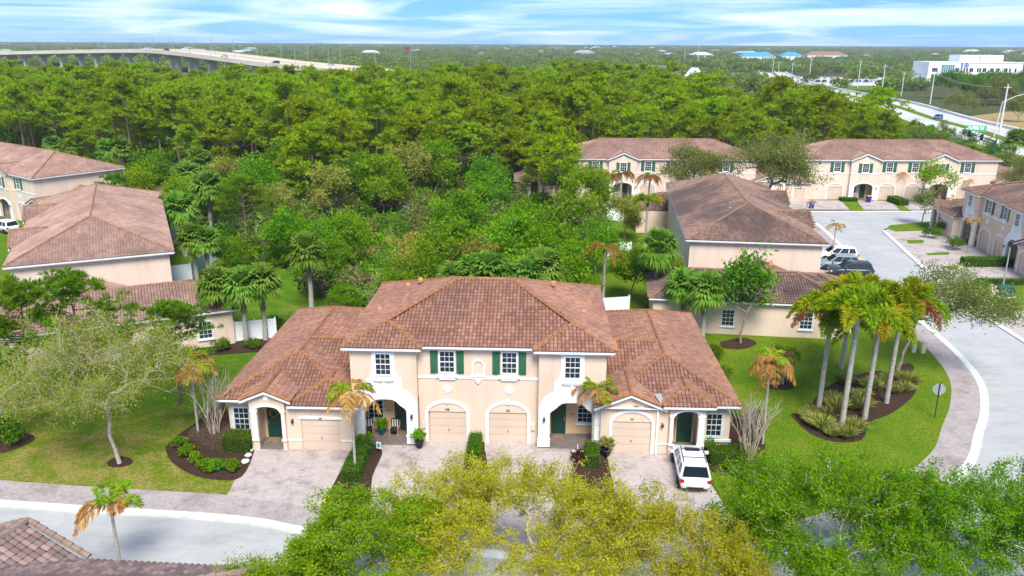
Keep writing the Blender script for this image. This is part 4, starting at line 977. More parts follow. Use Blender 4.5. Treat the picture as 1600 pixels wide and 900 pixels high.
def fan_palm(seed, h, fans=56, R0=1.4, trunk=True, mat='sabal', boots=0.5):
    rng = np.random.default_rng(seed); lf = Leafage(); nb = 15
    for i in range(fans):
        el = rng.uniform(-.75, 1.35); q = i*2.399 + rng.uniform(-.3, .3); d = np.array([math.cos(q)*math.cos(el), math.sin(q)*math.cos(el), math.sin(el)])
        pl = R0*rng.uniform(.45, .65); c = np.array([0, 0, h]) + d*pl; c[2] -= max(0, math.cos(el))*.15
        side = unit(np.cross(d, [0, 0, 1.0])); nrm = np.cross(side, d)
        a = np.linspace(-1.75, 1.75, nb) + rng.normal(0, .05, nb)
        ax = unit(np.cos(a)[:, None]*d + np.sin(a)[:, None]*side + nrm*0.15 - np.array([0, 0, .25])*np.abs(np.sin(a))[:, None])
        L = R0*.85*(1 - .25*np.abs(a)/1.75)*rng.uniform(.85, 1.15, nb)
        base = np.repeat(c[None], nb, 0); mid = base + ax*L[:, None]*.6; tip = base + ax*L[:, None] - np.array([0, 0, .30])*L[:, None]
        s = unit(np.cross(ax, nrm))*(.072*R0)
        V = np.stack([base, mid + s, tip, mid - s], 1).reshape(-1, 3); tone = rng.random()
        lf.add(V, np.arange(nb*4).reshape(nb, 4), np.full(nb, tone*.6) + rng.random(nb)*.4)
        pb = np.array([[0, 0, h]])*1.0; w_ = side*.03; lf.add(np.array([pb[0]-w_, pb[0]+w_, c+w_*.6, c-w_*.6]), np.array([[0, 1, 2, 3]]), np.array([.8]))
    cm = lf.mesh('crown', M_[mat]); tm = None
    if trunk:
        mb = MB(); mb.tube([(0,0,0),(.05,.02,h*.35),(.0,.05,h*.7),(0,0,h)], [.24,.19,.19,.2], 9, False)
        tm = mb.mesh('trunk'); tm.materials.append(M_['palmtrunk']); tm.materials.append(M_['boots'])
        b2 = MB(); z = h*(1-boots)
        while z < h+.05:
            for k in range(7):
                q = k*2*math.pi/7 + z*3.1; c, s = math.cos(q), math.sin(q); r = .19
                b2.add([(c*r-s*.05,s*r+c*.05,z),(c*r+s*.05,s*r-c*.05,z),(c*(r+.13)+s*.03,s*(r+.13)-c*.03,z+.24),(c*(r+.13)-s*.03,s*(r+.13)+c*.03,z+.24)], [(0,1,2,3)])
            z += .17
        bm = bmesh.new(); bm.from_mesh(tm); n0 = len(bm.faces); t2 = b2.mesh('t'); bm.from_mesh(t2); bm.faces.ensure_lookup_table()
        for f in bm.faces[n0:]: f.material_index = 1
        bm.to_mesh(tm); bm.free(); bpy.data.meshes.remove(t2)
    return tm, cm
def feather_palm(seed, h, nf=11, fl=1.9, nl=34, mats=('frondg',), wts=(1,), plume=False, tr=.085, lw=.05, ll=.42, arch=1.0, el=(.1, 1.2), shaft=True):
    """feather-leaf palm: ringed trunk, arching fronds; several frond colours as separate parts"""
    rng = np.random.default_rng(seed); LF = [Leafage() for _ in mats]
    for i in range(nf):
        k = rng.choice(len(mats), p=np.array(wts)/sum(wts)); lf = LF[k]
        e = rng.uniform(*el); q = i*2.399 + rng.uniform(-.35, .35); L = fl*rng.uniform(.8, 1.1)
        dry = mats[k] in ('frondb', 'frondr'); e = e - (.3 if dry else 0); dr = arch*(1.25 if dry else 1.0)
        t_ = np.linspace(0, 1, nl); hd = np.array([math.cos(q), math.sin(q), 0])
        rad = L*(math.cos(e)*t_ + .12*np.sin(t_*3.0)); zz = L*(math.sin(e)*t_ - dr*.55*t_**2.2)
        P = np.array([0, 0, h]) + rad[:, None]*hd + zz[:, None]*np.array([0, 0, 1.0])
        tg = unit(np.gradient(P, axis=0)); side = np.cross(tg, [0, 0, 1.0]); side = unit(side); nr = np.cross(side, tg)
        w_ = .022*(1-t_*.8)[:, None]
        for j in range(nl-1): lf.add(np.array([P[j]-side[j]*w_[j], P[j]+side[j]*w_[j], P[j+1]+side[j]*w_[j+1], P[j+1]-side[j]*w_[j+1]]), np.array([[0, 1, 2, 3]]), np.array([.9]))
        sel = np.arange(3, nl); prof = np.sin(np.clip(t_[sel]*1.05, 0, 1)*math.pi*.86+.25)*.85+.15
        tone = rng.random()
        for sgn in ((-1, 1) if not plume else (-1, 1, -.5, .5, -1.4, 1.4)):
            up_ = .55 if abs(sgn) == 1 else (1.4 if abs(sgn) < 1 else -.7)
            if dry: up_ -= .9
            ax = unit(np.sign(sgn)*side[sel]*(abs(sgn)) + tg[sel]*.65 + nr[sel]*up_*.6 + rng.normal(0, .13, (len(sel), 3)))
            V, Q = blades(P[sel], ax, ll*prof*rng.uniform(.8, 1.15, len(sel)), lw, rng, bend=.35 if not plume else .15)
            lf.add(V, Q, tone*.5 + rng.random(len(sel))*.5)
    mb = MB(); zs = np.linspace(0, h, 12); mb.tube([(math.sin(z*.3+seed)*.05, math.cos(z*.27+seed)*.05, z) for z in zs[:-1]] + [(0, 0, h)], [tr*(1.25-.3*z/h) for z in zs], 8, False)
    tm = mb.mesh('trunk'); tm.materials.append(M_['palmtrunk']); tm.polygons.foreach_set('use_smooth', [True]*len(tm.polygons))
    sh = None
    if shaft: sh = MB().tube([(0,0,h-.55),(0,0,h-.2),(0,0,h+.08)], [tr*.95, tr*1.15, tr*.6], 8, False).mesh('crownshaft'); sh.materials.append(M_['hedge'])
    return tm, [lf.mesh('crown', M_[m_]) for lf, m_ in zip(LF, mats) if lf.V], sh
def palm_thing(name, parts, loc, rz, sc, label, group=None, cat='palm'):
    tm, cms, sh = parts; o = empty(name, (loc[0], loc[1], 0.0), rz, label, cat, group); o.scale = (sc, sc, sc)
    if tm: link('trunk', tm, o)
    if sh: link('crownshaft', sh, o)
    for c in cms: link('crown', c, o)
    return o
def bush(seed, rad, n, leaf, mat, flat=.6, lumps=9, stems=True):
    rng = np.random.default_rng(seed); T, k = lobed_points(rng, n, (0, 0, rad[2]*.75), rad, lumps, .5, -.1)
    T[:, 2] = np.maximum(T[:, 2], .04); ax = unit(rng.normal(size=(n, 3)) + np.array([0, 0, .5]))
    V, Q = blades(T, ax, leaf*rng.uniform(.7, 1.3, n), leaf*.5, rng); tone = rng.random(lumps*4)
    return Leafage().add(V, Q, .5*tone[k] + .5*rng.random(n)).mesh('foliage', M_[mat])
def twiggy(seed, h, spread_, n=60, mat='twig', tip=.007, forkz=.15, stems=5, low=.0):
    """leafless multi-stem tree"""
    rng = np.random.default_rng(seed)
    T = np.stack([rng.normal(0, spread_*.42, n), rng.normal(0, spread_*.42, n), h*rng.uniform(.42, 1.0, n)], 1)
    T[:, :2] *= (.45 + .75*T[:, 2:3]/h)
    nodes, par, r = skeleton(rng, (0, 0, 0), (0, 0, h*forkz), T, tip, 2.2, .08)
    return limb_mesh(nodes, par, r, 5, 0, 'trunk', M_[mat], 1.2), T
def grass_tuft(seed, n, h, mat='grassy', r=.5):
    rng = np.random.default_rng(seed); q = rng.uniform(0, 2*math.pi, n); rr = r*.35*np.sqrt(rng.random(n))
    B0 = np.stack([np.cos(q)*rr, np.sin(q)*rr, np.zeros(n)], 1); out = rng.uniform(.15, .95, n)
    ax = unit(np.stack([np.cos(q)*out, np.sin(q)*out, np.ones(n)], 1)); V, Q = blades(B0, ax, h*rng.uniform(.7, 1.15, n), .045, rng, .3)
    return Leafage().add(V, Q, rng.random(n)).mesh('foliage', M_[mat])
def hedge_box(name, parent_or_loc, sx, sy, sz, rz, label, mat='hedge', n=2600, group=None, cat='hedge', seed=1, leaf=.09):
    """clipped hedge: leaves packed on a slightly wavy rounded box"""
    rng = np.random.default_rng(seed); P = rng.uniform(-1, 1, (n, 3)); ax_ = rng.choice(3, n, p=np.array([sy*sz, sx*sz, sx*sy*1.3])/(sy*sz+sx*sz+sx*sy*1.3))
    P[np.arange(n), ax_] = np.sign(P[np.arange(n), ax_]); P[:, 2] = np.where(ax_ == 2, 1, P[:, 2])
    P *= np.array([sx/2, sy/2, sz/2]); P[:, 2] += sz/2; P += rng.normal(0, .035, P.shape)
    V, Q = blades(P, unit(rng.normal(size=(n, 3)) + np.array([0, 0, .6])), leaf*rng.uniform(.7, 1.3, n), leaf*.6, rng)
    o = tag(link(name, Leafage().add(V, Q, rng.random(n)).mesh('foliage', M_[mat]), None, parent_or_loc, rz), label, cat, group)
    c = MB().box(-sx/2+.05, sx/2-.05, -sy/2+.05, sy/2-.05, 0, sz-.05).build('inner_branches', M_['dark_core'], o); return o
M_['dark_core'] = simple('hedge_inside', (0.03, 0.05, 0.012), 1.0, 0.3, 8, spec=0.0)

# ------------------------------------------------------------------ near trees over the street
tm, cm = broadleaf(21, (-.9, .7, 4.35), (7.4, 5.2, 2.65), (0, 0, -.1), (.0, .25, 1.7), 1500, 68000, .11, .12, M_['leafY'], M_['palebark'], 28, .0075, lr=.36, low=-.6, spray=.8)
tree_thing('broadleaf_tree', tm, cm, (.9, 29.2), 0, 1, 'loose yellow-green tree with pale spreading limbs at the bottom centre')
tm, cm = broadleaf(28, (0, .4, 3.4), (4.2, 3.8, 2.3), (0, 0, -.1), (.0, .2, 1.5), 640, 34000, .11, .12, M_['leafY'], M_['palebark'], 18, .0075, lr=.4, low=-.6, spray=.8)
tree_thing('broadleaf_tree', tm, cm, (7.0, 28.6), 0, 1, 'lower yellow-green tree between the bottom centre tree and the rich green trees')
tm, cm = broadleaf(22, (.5, .5, 3.6), (4.1, 3.8, 2.5), (0, 0, -.1), (0, .2, 1.6), 800, 74000, .12, .12, M_['leafL'], M_['bark'], 18, .008, lr=.42, low=-.6, spray=.7)
tree_thing('broadleaf_tree', tm, cm, (-6.3, 28.2), 0, 1, 'fresh green tree over the road, left of the yellow-green tree')
tm, cm = broadleaf(23, (.0, .4, 4.1), (5.6, 5.0, 3.1), (0, 0, -.1), (.1, .2, 1.8), 950, 58000, .13, .13, M_['leafR'], M_['palebark'], 24, .008, lr=.4, low=-.6, spray=.8)
tree_thing('broadleaf_tree', tm, cm, (13.6, 30.0), 0, 1, 'rich green tree at the bottom, between the yellow-green tree and the corner tree')
tm, cm = broadleaf(24, (.4, .5, 4.1), (5.9, 5.2, 3.1), (0, 0, -.1), (.2, .2, 1.8), 950, 58000, .13, .13, M_['leafR'], M_['palebark'], 24, .008, lr=.4, low=-.6, spray=.8)
tree_thing('broadleaf_tree', tm, cm, (20.6, 31.0), 0, 1, 'rich green tree in the bottom right corner over the road')
tm, cm = broadleaf(25, (0, .3, 2.3), (2.4, 1.8, 1.6), (0, 0, -.1), (0, .1, .9), 120, 17000, .115, .25, M_['leafL'], M_['bark'], 9, .012)
tree_thing('broadleaf_tree', tm, cm, (-10.2, 27.6), 0, 1, 'small fresh green tree beside the grey tile roof at the bottom')
# sparse oak on the front left lawn
tm, cm = broadleaf(31, (-.6, .9, 5.3), (6.6, 5.0, 3.6), (0, 0, 0), (-.35, .3, 2.6), 1300, 40000, .11, .18, M_['oakS'], M_['palebark'], 22, .0075, lr=.44, low=-.5, spray=1.0)
tree_thing('oak_tree', tm, cm, G(187, 724), 0, 1, 'half-bare oak with pale twigs alone on the front left lawn')
tm, cm = broadleaf(32, (0, 0, 3.2), (3.4, 3.0, 2.6), (0, 0, 0), (0, .2, 1.2), 120, 6000, .14, .4, M_['oakS'], M_['palebark'], 12, .016)
tree_thing('oak_tree', tm, cm, (-32.2, 45.2), 0, 1, 'half-bare tree cut by the left edge above the mulch bed')
# olive oaks right
tm, cm = broadleaf(33, (.4, .4, 6.3), (6.4, 5.2, 3.6), (0, 0, 0), (.2, .2, 2.6), 180, 20000, .22, .5, M_['oak'], M_['bark'], 15, .025, lr=.42)
tree_thing('oak_tree', tm, cm, (35.2, 112.5), 0, 1.2, 'olive-green oak in front of the row house, behind the stained roof', group='olive oaks along the side street')
o = tree_thing('oak_tree', tm, cm, (27.6, 116.0), 2.2, 1.0, 'yellowish olive oak left of the larger oak behind the stained roof', group='olive oaks along the side street')
tree_thing('oak_tree', tm, cm, (77.5, 118.5), 1.1, .8, 'greyish oak in front of the right-hand row house, near the green highway sign', group='olive oaks along the side street')
tree_thing('oak_tree', tm, cm, (84.5, 112.5), 3.0, .75, 'greyish oak at the right edge behind the townhouse with white bays', group='olive oaks along the side street')
tm, cm = broadleaf(34, (2.9, -.8, 5.4), (5.4, 4.0, 2.9), (0, 0, 0), (.5, .1, 2.0), 130, 13000, .18, .42, M_['oak'], M_['bark'], 11, .022, lr=.42)
tree_thing('oak_tree', tm, cm, G(1402, 578), 0, 1, 'dark olive oak leaning over the curving street behind the foxtail palms')
# magnolia and small trees on the right lawn
tm, cm = broadleaf(35, (0, 0, 4.4), (2.3, 2.1, 3.7), (0, 0, 0), (0, 0, 1.2), 110, 2600, .34, .34, M_['dark'], M_['bark'], 12, .018)
tree_thing('magnolia_tree', tm, cm, G(1157, 536), 0, 1, 'open dark magnolia on a mulch ring in front of the stained low roof')
tm, cm = broadleaf(36, (0, 0, 2.9), (1.3, 1.2, 2.1), (0, 0, 0), (0, 0, 1.0), 50, 1600, .2, .25, M_['oak'], M_['bark'], 8, .014)
tree_thing('small_tree', tm, cm, G(1238, 508), 0, 1, 'thin young tree beside the window of the stained low roofed unit')
tree_thing('small_tree', tm, cm, G(1440, 352), 1, 1.25, 'bushy grey-green young tree on the corner lawn of the side street')
tm, cm = broadleaf(37, (0, 0, 3.6), (2.6, 2.2, 2.6), (0, 0, 0), (0, 0, 1.2), 26, 1500, .3, .34, M_['leafL'], M_['bark'], 8, .02)
tree_thing('small_tree', tm, cm, G(1450, 322), 0, 1.25, 'yellow-green open tree in front of the row house porch')

# ------------------------------------------------------------------ bushy pines at left
NP = [pine(100+i, 9.2, 3.2, 28, 6, 60, .44, .055, 'pine_near', .36) for i in range(3)]
for i, (loc, sc, rz, lb) in enumerate([((-29.0, 50.3), 1.0, 0, 'bushy young pine over the low roof, between the two others at left'), ((-33.6, 51.0), .92, 2, 'bushy young pine at the left edge over the low roof'),
      ((-22.8, 50.6), .80, 4, 'bushy young pine right of its two neighbours, over the low roof'), ((-31.83, 93.6), .92, 1, 'round-topped pine behind the cabbage palms, left of the scrub'),
      ((-52.5, 103.5), .78, 3, 'small pine between the two left townhouse roofs')]):
    tm, cm = NP[i % 3]; tree_thing('pine_tree', tm, cm, loc, rz, sc, lb, 'pine', 'pines near the houses')
# ------------------------------------------------------------------ pine wood
HW = smooth([G(1760,262), G(1600,226), G(1530,204), G(1462,186), G(1390,163), G(1330,150), G(1262,136), G(1225,124), G(1205,112), G(1196,104)], 5)
def seg_dist(x, y, line):
    L = np.array(line); a, b2 = L[:-1], L[1:]; d = b2-a; p = np.array([x, y]); t_ = np.clip(((p-a)*d).sum(1)/(d*d).sum(1), 0, 1)
    return np.min(np.linalg.norm(a + d*t_[:, None] - p, axis=1))
def hw_x(y): return float(np.interp(y, [p[1] for p in HW], [p[0] for p in HW]))
PINES = [pine(200+i, h, cw*1.22, nb, 5, 26, .72, .17, 'pine', br) for i, (h, cw, nb, br) in enumerate([(13.5,3.4,28,.45),(12.2,3.0,26,.42),(14.5,3.1,26,.52),(10.5,2.7,24,.34),(12.8,3.7,30,.5),(15.2,3.3,28,.56)])]
rng = np.random.default_rng(77); pts = []; grid = {}
def in_wood(x, y):
    if y < 112 or y > 470: return False
    edge = np.interp(x, [-140,-100,-76,-60,-48,-36,-24,-12,0,8,14,40,80,110], [170,158,152,142,138,130,124,132,130,124,146,147,150,165])
    if y < edge: return False
    if x > hw_x(y) - 19: return False
    if abs(x) > y*.70+14: return False
    u_ = x/y; lim = np.interp(u_, [-.7,-.3,-.1,.05,.2,.27,.34], [300,300,330,345,320,205,185])
    if y > lim or u_ > .47: return False
    if u_ > .24 and (int(x*7.3)+int(y*3.1)) % 5 < 3: return False
    # the bridge embankment stays clear
    return True
tries = 0
while tries < 26000:
    tries += 1; y = 112 + 358*rng.random()**1.15; x = rng.uniform(-.72, .72)*y
    if not in_wood(x, y): continue
    dmin = 4.3 + (y-112)*.010; key = (int(x//6), int(y//6)); ok = True
    for i in (-1, 0, 1):
        for j in (-1, 0, 1):
            for (a, b2) in grid.get((key[0]+i, key[1]+j), ()):
                if (a-x)**2 + (b2-y)**2 < dmin*dmin: ok = False; break
    if ok: grid.setdefault(key, []).append((x, y)); pts.append((x, y))
pts.sort(key=lambda p: p[1]); near, far = pts[:288], pts[288:]
for i, (x, y) in enumerate(near):
    k = int(rng.integers(0, 6)); tm, cm = PINES[k]; u_ = x/y
    side = 'left' if u_ < -.32 else ('mid left' if u_ < -.08 else ('mid right' if u_ < .2 else 'right'))
    tree_thing('pine_tree', tm, cm, (x, y), rng.uniform(0, 6.28), rng.uniform(.68, 1.18), 'slash pine in the ' + ('front' if i < 130 else 'second') + ' ranks of the wood, ' + {'left': 'above the left townhouses', 'mid left': 'left of the main roof ridge', 'mid right': 'behind the scrub and bright shrubs', 'right': 'behind the row houses'}[side], 'pine', 'pines of the dense wood')
# five pines that stand out before the wood
for i in range(18):
    if i == 0: DEC = [broadleaf(240+k, (0,0,7.2), (3.4,3.2,3.6), (0,0,0), (0,0,3.0), 130, 4200, .34, .5, M_[mm], M_['bark'], 12, .02, low=-.4) for k, mm in enumerate(('leafL', 'oak', 'bright'))]
    y = rng.uniform(122, 215); x = rng.uniform(-.62, .12)*y
    if not in_wood(x, y): continue
    tm, cm = DEC[i % 3]; tree_thing('broadleaf_tree', tm, cm, (x, y), rng.uniform(0, 6.28), rng.uniform(.85, 1.3), ('fresh green', 'olive', 'bright green')[i % 3] + ' broadleaf tree standing among the pines of the wood', 'tree', 'broadleaf trees in the wood')
PINES.append(pine(231, 12.6, 5.0, 46, 6, 30, .7, .16, 'pine', .30))
for (u_, v_, s, k, lb) in [(482,332,1.0,6,'broad round-topped pine standing before the wood, left of the grey scrub'), (470,338,.78,3,'smaller pine against the broad round-topped pine before the wood'),
     (868,345,.86,0,'dense pine beside the brown palms, behind the bright green shrubs'), (842,318,.8,3,'pine between the wood and the bright green shrubs'), (812,300,.8,1,'pine at the wood edge behind the scrub')]:
    tm, cm = PINES[k]; tree_thing('pine_tree', tm, cm, G(u_, v_), u_, s, lb, 'pine', 'pines at the edge of the wood')

def scatter(name, protos, P, rots, scs, idx, kind='stuff'):
    """one object of many instanced plants (nobody could count them)"""
    cset = bpy.data.collections.new(name + '_kinds'); obs = []
    for i, me in enumerate(protos):
        o = bpy.data.objects.new(name + '_kind_%02d' % i, me); cset.objects.link(o)
    me = bpy.data.meshes.new(name); n = len(P); me.vertices.add(n); me.vertices.foreach_set('co', np.asarray(P, np.float32).ravel())
    for nm, ty, val in (('rot', 'FLOAT', rots), ('scl', 'FLOAT', scs), ('kidx', 'INT', idx)):
        a = me.attributes.new(nm, ty, 'POINT'); a.data.foreach_set('value', np.asarray(val, np.int32 if ty == 'INT' else np.float32))
    ob = tag(link(name, me), kind=kind)
    g = bpy.data.node_groups.new(name, 'GeometryNodeTree'); g.interface.new_socket('Geometry', in_out='INPUT', socket_type='NodeSocketGeometry'); g.interface.new_socket('Geometry', in_out='OUTPUT', socket_type='NodeSocketGeometry')
    gi = g.nodes.new('NodeGroupInput'); go = g.nodes.new('NodeGroupOutput'); ip = g.nodes.new('GeometryNodeInstanceOnPoints'); ci = g.nodes.new('GeometryNodeCollectionInfo')
    ci.inputs['Collection'].default_value = cset; ci.inputs['Separate Children'].default_value = True; ci.inputs['Reset Children'].default_value = True
    ip.inputs['Pick Instance'].default_value = True
    def attr(nm, ty): n_ = g.nodes.new('GeometryNodeInputNamedAttribute'); n_.data_type = ty; n_.inputs['Name'].default_value = nm; return [s for s in n_.outputs if s.enabled and s.name == 'Attribute'][0]
    cx_ = g.nodes.new('ShaderNodeCombineXYZ'); g.links.new(attr('rot', 'FLOAT'), cx_.inputs[2])
    g.links.new(gi.outputs[0], ip.inputs['Points']); g.links.new(ci.outputs[0], ip.inputs['Instance']); g.links.new(attr('kidx', 'INT'), ip.inputs['Instance Index'])
    g.links.new(cx_.outputs[0], ip.inputs['Rotation']); g.links.new(attr('scl', 'FLOAT'), ip.inputs['Scale']); g.links.new(ip.outputs[0], go.inputs[0])
    md = ob.modifiers.new('scatter', 'NODES'); md.node_group = g; return ob
def joined(tm, cm):
    if not tm.materials: tm.materials.append(M_['bark'])
    bm = bmesh.new(); bm.from_mesh(tm); n0 = len(bm.faces); bm.from_mesh(cm); bm.faces.ensure_lookup_table()
    for f in bm.faces[n0:]: f.material_index = 1
    me = bpy.data.meshes.new('tree'); bm.to_mesh(me); bm.free(); me.materials.append(tm.materials[0]); me.materials.append(cm.materials[0]); return me
n = len(far)
scatter('wood', [joined(*p) for p in PINES[:6]], [(x, y, 0) for x, y in far], rng.uniform(0, 6.28, n), rng.uniform(.7, 1.2, n), rng.integers(0, 6, n))
# undergrowth and scrub
UG = [bush(300, (1.5,1.5,1.2), 420, .34, 'dark'), bush(301, (1.9,1.7,1.3), 420, .34, 'bright'), bush(302, (1.4,1.4,1.0), 380, .28, 'greyscrub'), fan_palm(303, .25, 16, 1.0, False)[1], bush(305, (1.7,1.6,1.9), 500, .3, 'oak'), bush(306, (1.4,1.3,1.0), 380, .26, 'brownhedge')]
P = []; ki = []
while len(P) < 2300:
    y = 70 + 190*rng.random()**1.3; x = rng.uniform(-.7, .62)*y
    lo = np.interp(x, [-140,-100,-76,-60,-40,-28,-20,-12,0,4,10,30,80,120], [160,140,130,120,96,86,76,69,70,73,104,146,150,165])
    if y < lo or x > hw_x(y)-9: continue
    if 100 < y < 146 and x > 8: continue
    P.append((x, y, -.1)); inside = in_wood(x, y+3)
    scr = (-34 < x < 4 and y < 122)
    ki.append(int(rng.choice(6, p=[.34,.2,.06,.22,.14,.04] if not scr else [.18,.24,.18,.16,.10,.14])))
n = len(P); scatter('undergrowth', UG, P, rng.uniform(0, 6.28, n), rng.uniform(.6, 1.45, n), ki)
# far woodland carpet to the horizon
FT = [joined(MB().tube([(0,0,0),(0,0,3)], [.25,.15], 5, False).mesh('t'), bush(310+i, (4.2+.5*i, 4.0, 2.9), 300, 1.4, 'farleaf', lumps=10)) for i in range(4)]
P = []; sc = []
BRP = smooth([(AT(u_, v_, Y)[0], Y, AT(u_, v_, Y)[1]) for u_, v_, Y in [(-80,84,700),(0,80.5,670),(110,78,630),(210,76.5,585),(265,79.5,545),(330,87,500),(410,97,455),(515,107,415),(600,117,385)]], 4)
BR = [p[:2] for p in BRP]
def br_clear(x, y): return seg_dist(x, y, BR) > 26
while len(P) < 16000:
    y = 290 + 3900*rng.random()**2.2; x = rng.uniform(-.74, .74)*y
    if y < 900 and not br_clear(x, y): continue
    if y < 700 and abs(x-hw_x(min(y, 560))) < (24 if x < hw_x(min(y,560)) else 12): continue
    if 150 < x < 330 and 400 < y < 720 and not (x > 285): 
        if rng.random() < .93: continue
    if in_wood(x, y): continue
    if x > hw_x(min(y,560))-60 and y < 420: continue
    P.append((x, y, -1)); sc.append(rng.uniform(.7, 1.4)*(.95+y/3000))
n = len(P); scatter('distant_trees', FT, P, rng.uniform(0, 6.28, n), sc, rng.integers(0, 4, n))
# trees right of the highway, told apart: dark clump by the dry field
tm, cm = broadleaf(51, (0,0,5.2), (4.6,4.2,3.8), (0,0,0), (0,0,1.8), 90, 4200, .45, .6, M_['oak'], M_['bark'], 12, .03)
tm2, cm2 = broadleaf(52, (0,0,5.2), (4.8,4.4,4.0), (0,0,0), (0,0,1.8), 90, 4200, .45, .6, M_['dark'], M_['bark'], 12, .03)
for i in range(26):
    x = rng.uniform(190, 330); y = 330 + (x-190)*.35 + rng.uniform(0, 55); a = rng.random() < .5
    tree_thing('broadleaf_tree', tm if a else tm2, cm if a else cm2, (x, y), rng.uniform(0, 6.28), rng.uniform(.9, 1.5), 'dark rounded tree in the clump beyond the dry field', 'tree', 'trees beyond the dry field')
for (u_, v_, s, lb) in [(1487,174,.8,'grey-green tree at the left end of the dry field'), (1508,178,.85,'grey-green tree beside the dry field, right of its twin'), (1590,190,.9,'reddish-brown tree at the right edge by the highway'), (1575,165,.9,'tree at the right edge above the dry field')]:
    tree_thing('broadleaf_tree', tm, cm, G(u_, v_), u_, s, lb, 'tree')
# ------------------------------------------------------------------ palms
DRY = dict(mats=('frondg', 'frondb'), wts=(.42, .58))
for i, (b2, h, fl, nf, lb) in enumerate([((313,690),5.5,1.45,11,'wind-burnt palm on a thin trunk left of the crape myrtle'), ((557,742),5.3,1.5,10,'wind-burnt palm on a thin white trunk before the left porch'),
      ((926,702),4.2,1.45,10,'wind-burnt palm on a thin trunk before the right porch'), ((193,905),4.0,1.75,11,'wind-burnt palm with orange fronds over the street at lower left'),
      ((1191,693),5.7,1.5,12,'wind-burnt palm on a thin trunk right of the house corner'), ((1222,600),2.5,1.3,9,'short leaning wind-burnt palm on its mulch ring')]):
    palm_thing('feather_palm', feather_palm(400+i, h, nf+5, fl, 34, tr=.07, lw=.075, ll=.56, el=(.15, 1.35), **DRY), G(*b2), i*1.3, 1, lb, 'wind-burnt feather palms')
# foxtail palms in the right-hand bed
for i, (b2, top, lb) in enumerate([((1279,647),455,'leftmost foxtail palm of the clump, lime green fronds'), ((1315,675),460,'foxtail palm nearest the street corner, tallest pale trunk of the clump'), ((1352,655),480,'foxtail palm in the middle right of the clump'),
      ((1386,630),445,'rightmost foxtail palm of the clump with rusty fronds'), ((1325,612),440,'rearmost foxtail palm behind the clump')]):
    x, y = G(*b2); h = AT(b2[0], top, y)[1] - 1.05
    parts = feather_palm(420+i, h, 22, 3.0, 36, mats=('foxtail', 'frondg', 'frondr'), wts=(.64, .32, .04), plume=True, tr=.15, lw=.10, ll=.68, arch=1.15, el=(.0, 1.3))
    palm_thing('foxtail_palm', parts, (x, y), i, 1, lb, 'foxtail palms in the bed')
x, y = G(1404,560); palm_thing('foxtail_palm', feather_palm(427, 6.2, 15, 2.4, 30, mats=('foxtail', 'frondr'), wts=(.55, .45), plume=True, tr=.14, lw=.09, ll=.6, arch=1.2), (25.6, 57.5), 0, 1, 'foxtail palm with rusty fronds half hidden behind the clump', 'foxtail palms in the bed')
# rust-coloured palms before the rear row house, greener one in front
for i, (u_, v_, top, lb) in enumerate([(938,334,262,'rusty tall palm before the rear row house, left one'), (968,338,262,'rusty tall palm before the rear row house, right of the first'), (1012,330,266,'brown palm before the green shutters of the rear row house'),
      (941,487,372,'rusty palm on a tall trunk right behind the main roof')]):
    x, y = G(u_, v_); h = AT(u_, top, y)[1]-.8
    palm_thing('feather_palm', feather_palm(440+i, h, 11, 2.1, 26, mats=('frondr', 'frondg'), wts=(.75, .25), plume=True, tr=.13, lw=.07, ll=.48, arch=1.3, el=(.0, 1.1)), (x, y), i, 1, lb, 'rusty palms behind the main house')
x, y = G(1008,392); palm_thing('feather_palm', feather_palm(446, 6.0, 13, 2.3, 28, mats=('foxtail', 'frondg'), wts=(.6, .4), plume=True, tr=.15, lw=.07, ll=.5), (x, y), 1, 1, 'green bushy palm by the white fence, left of the stained roof', 'rusty palms behind the main house')
x, y = G(1000,412); palm_thing('feather_palm', feather_palm(447, 1.4, 10, 1.9, 24, mats=('frondg', 'frondr'), wts=(.6, .4), tr=.13, ll=.5), (x, y), 1, 1, 'low spreading palm at the foot of the green bushy palm')
SP = feather_palm(450, 3.6, 9, 1.1, 20, mats=('frondg', 'frondb'), wts=(.6, .4), tr=.06, ll=.38)
for i, (u_, v_, s, lb) in enumerate([(1300,408,1.2,'slim palm by the parked cars'), (1265,345,.75,'small palm at the kerb beyond the stained roof'), (1403,312,1.25,'slim palm against the row house between its garages'), (1482,358,1.15,'slim palm before the low end of the townhouse with white bays'),
      (1512,394,1.15,'slim palm in the bed before the white bay garages'), (1508,314,.9,'slim palm at the right end of the row house'), (1220,245,1.3,'orange palm top behind the stained roof oak')]):
    palm_thing('feather_palm', SP, G(u_, v_), i*1.7, s, lb, 'slim palms along the side street')
FP = [fan_palm(460+i, h, 60, 1.5) for i, h in enumerate((5.2, 5.6, 4.6))]
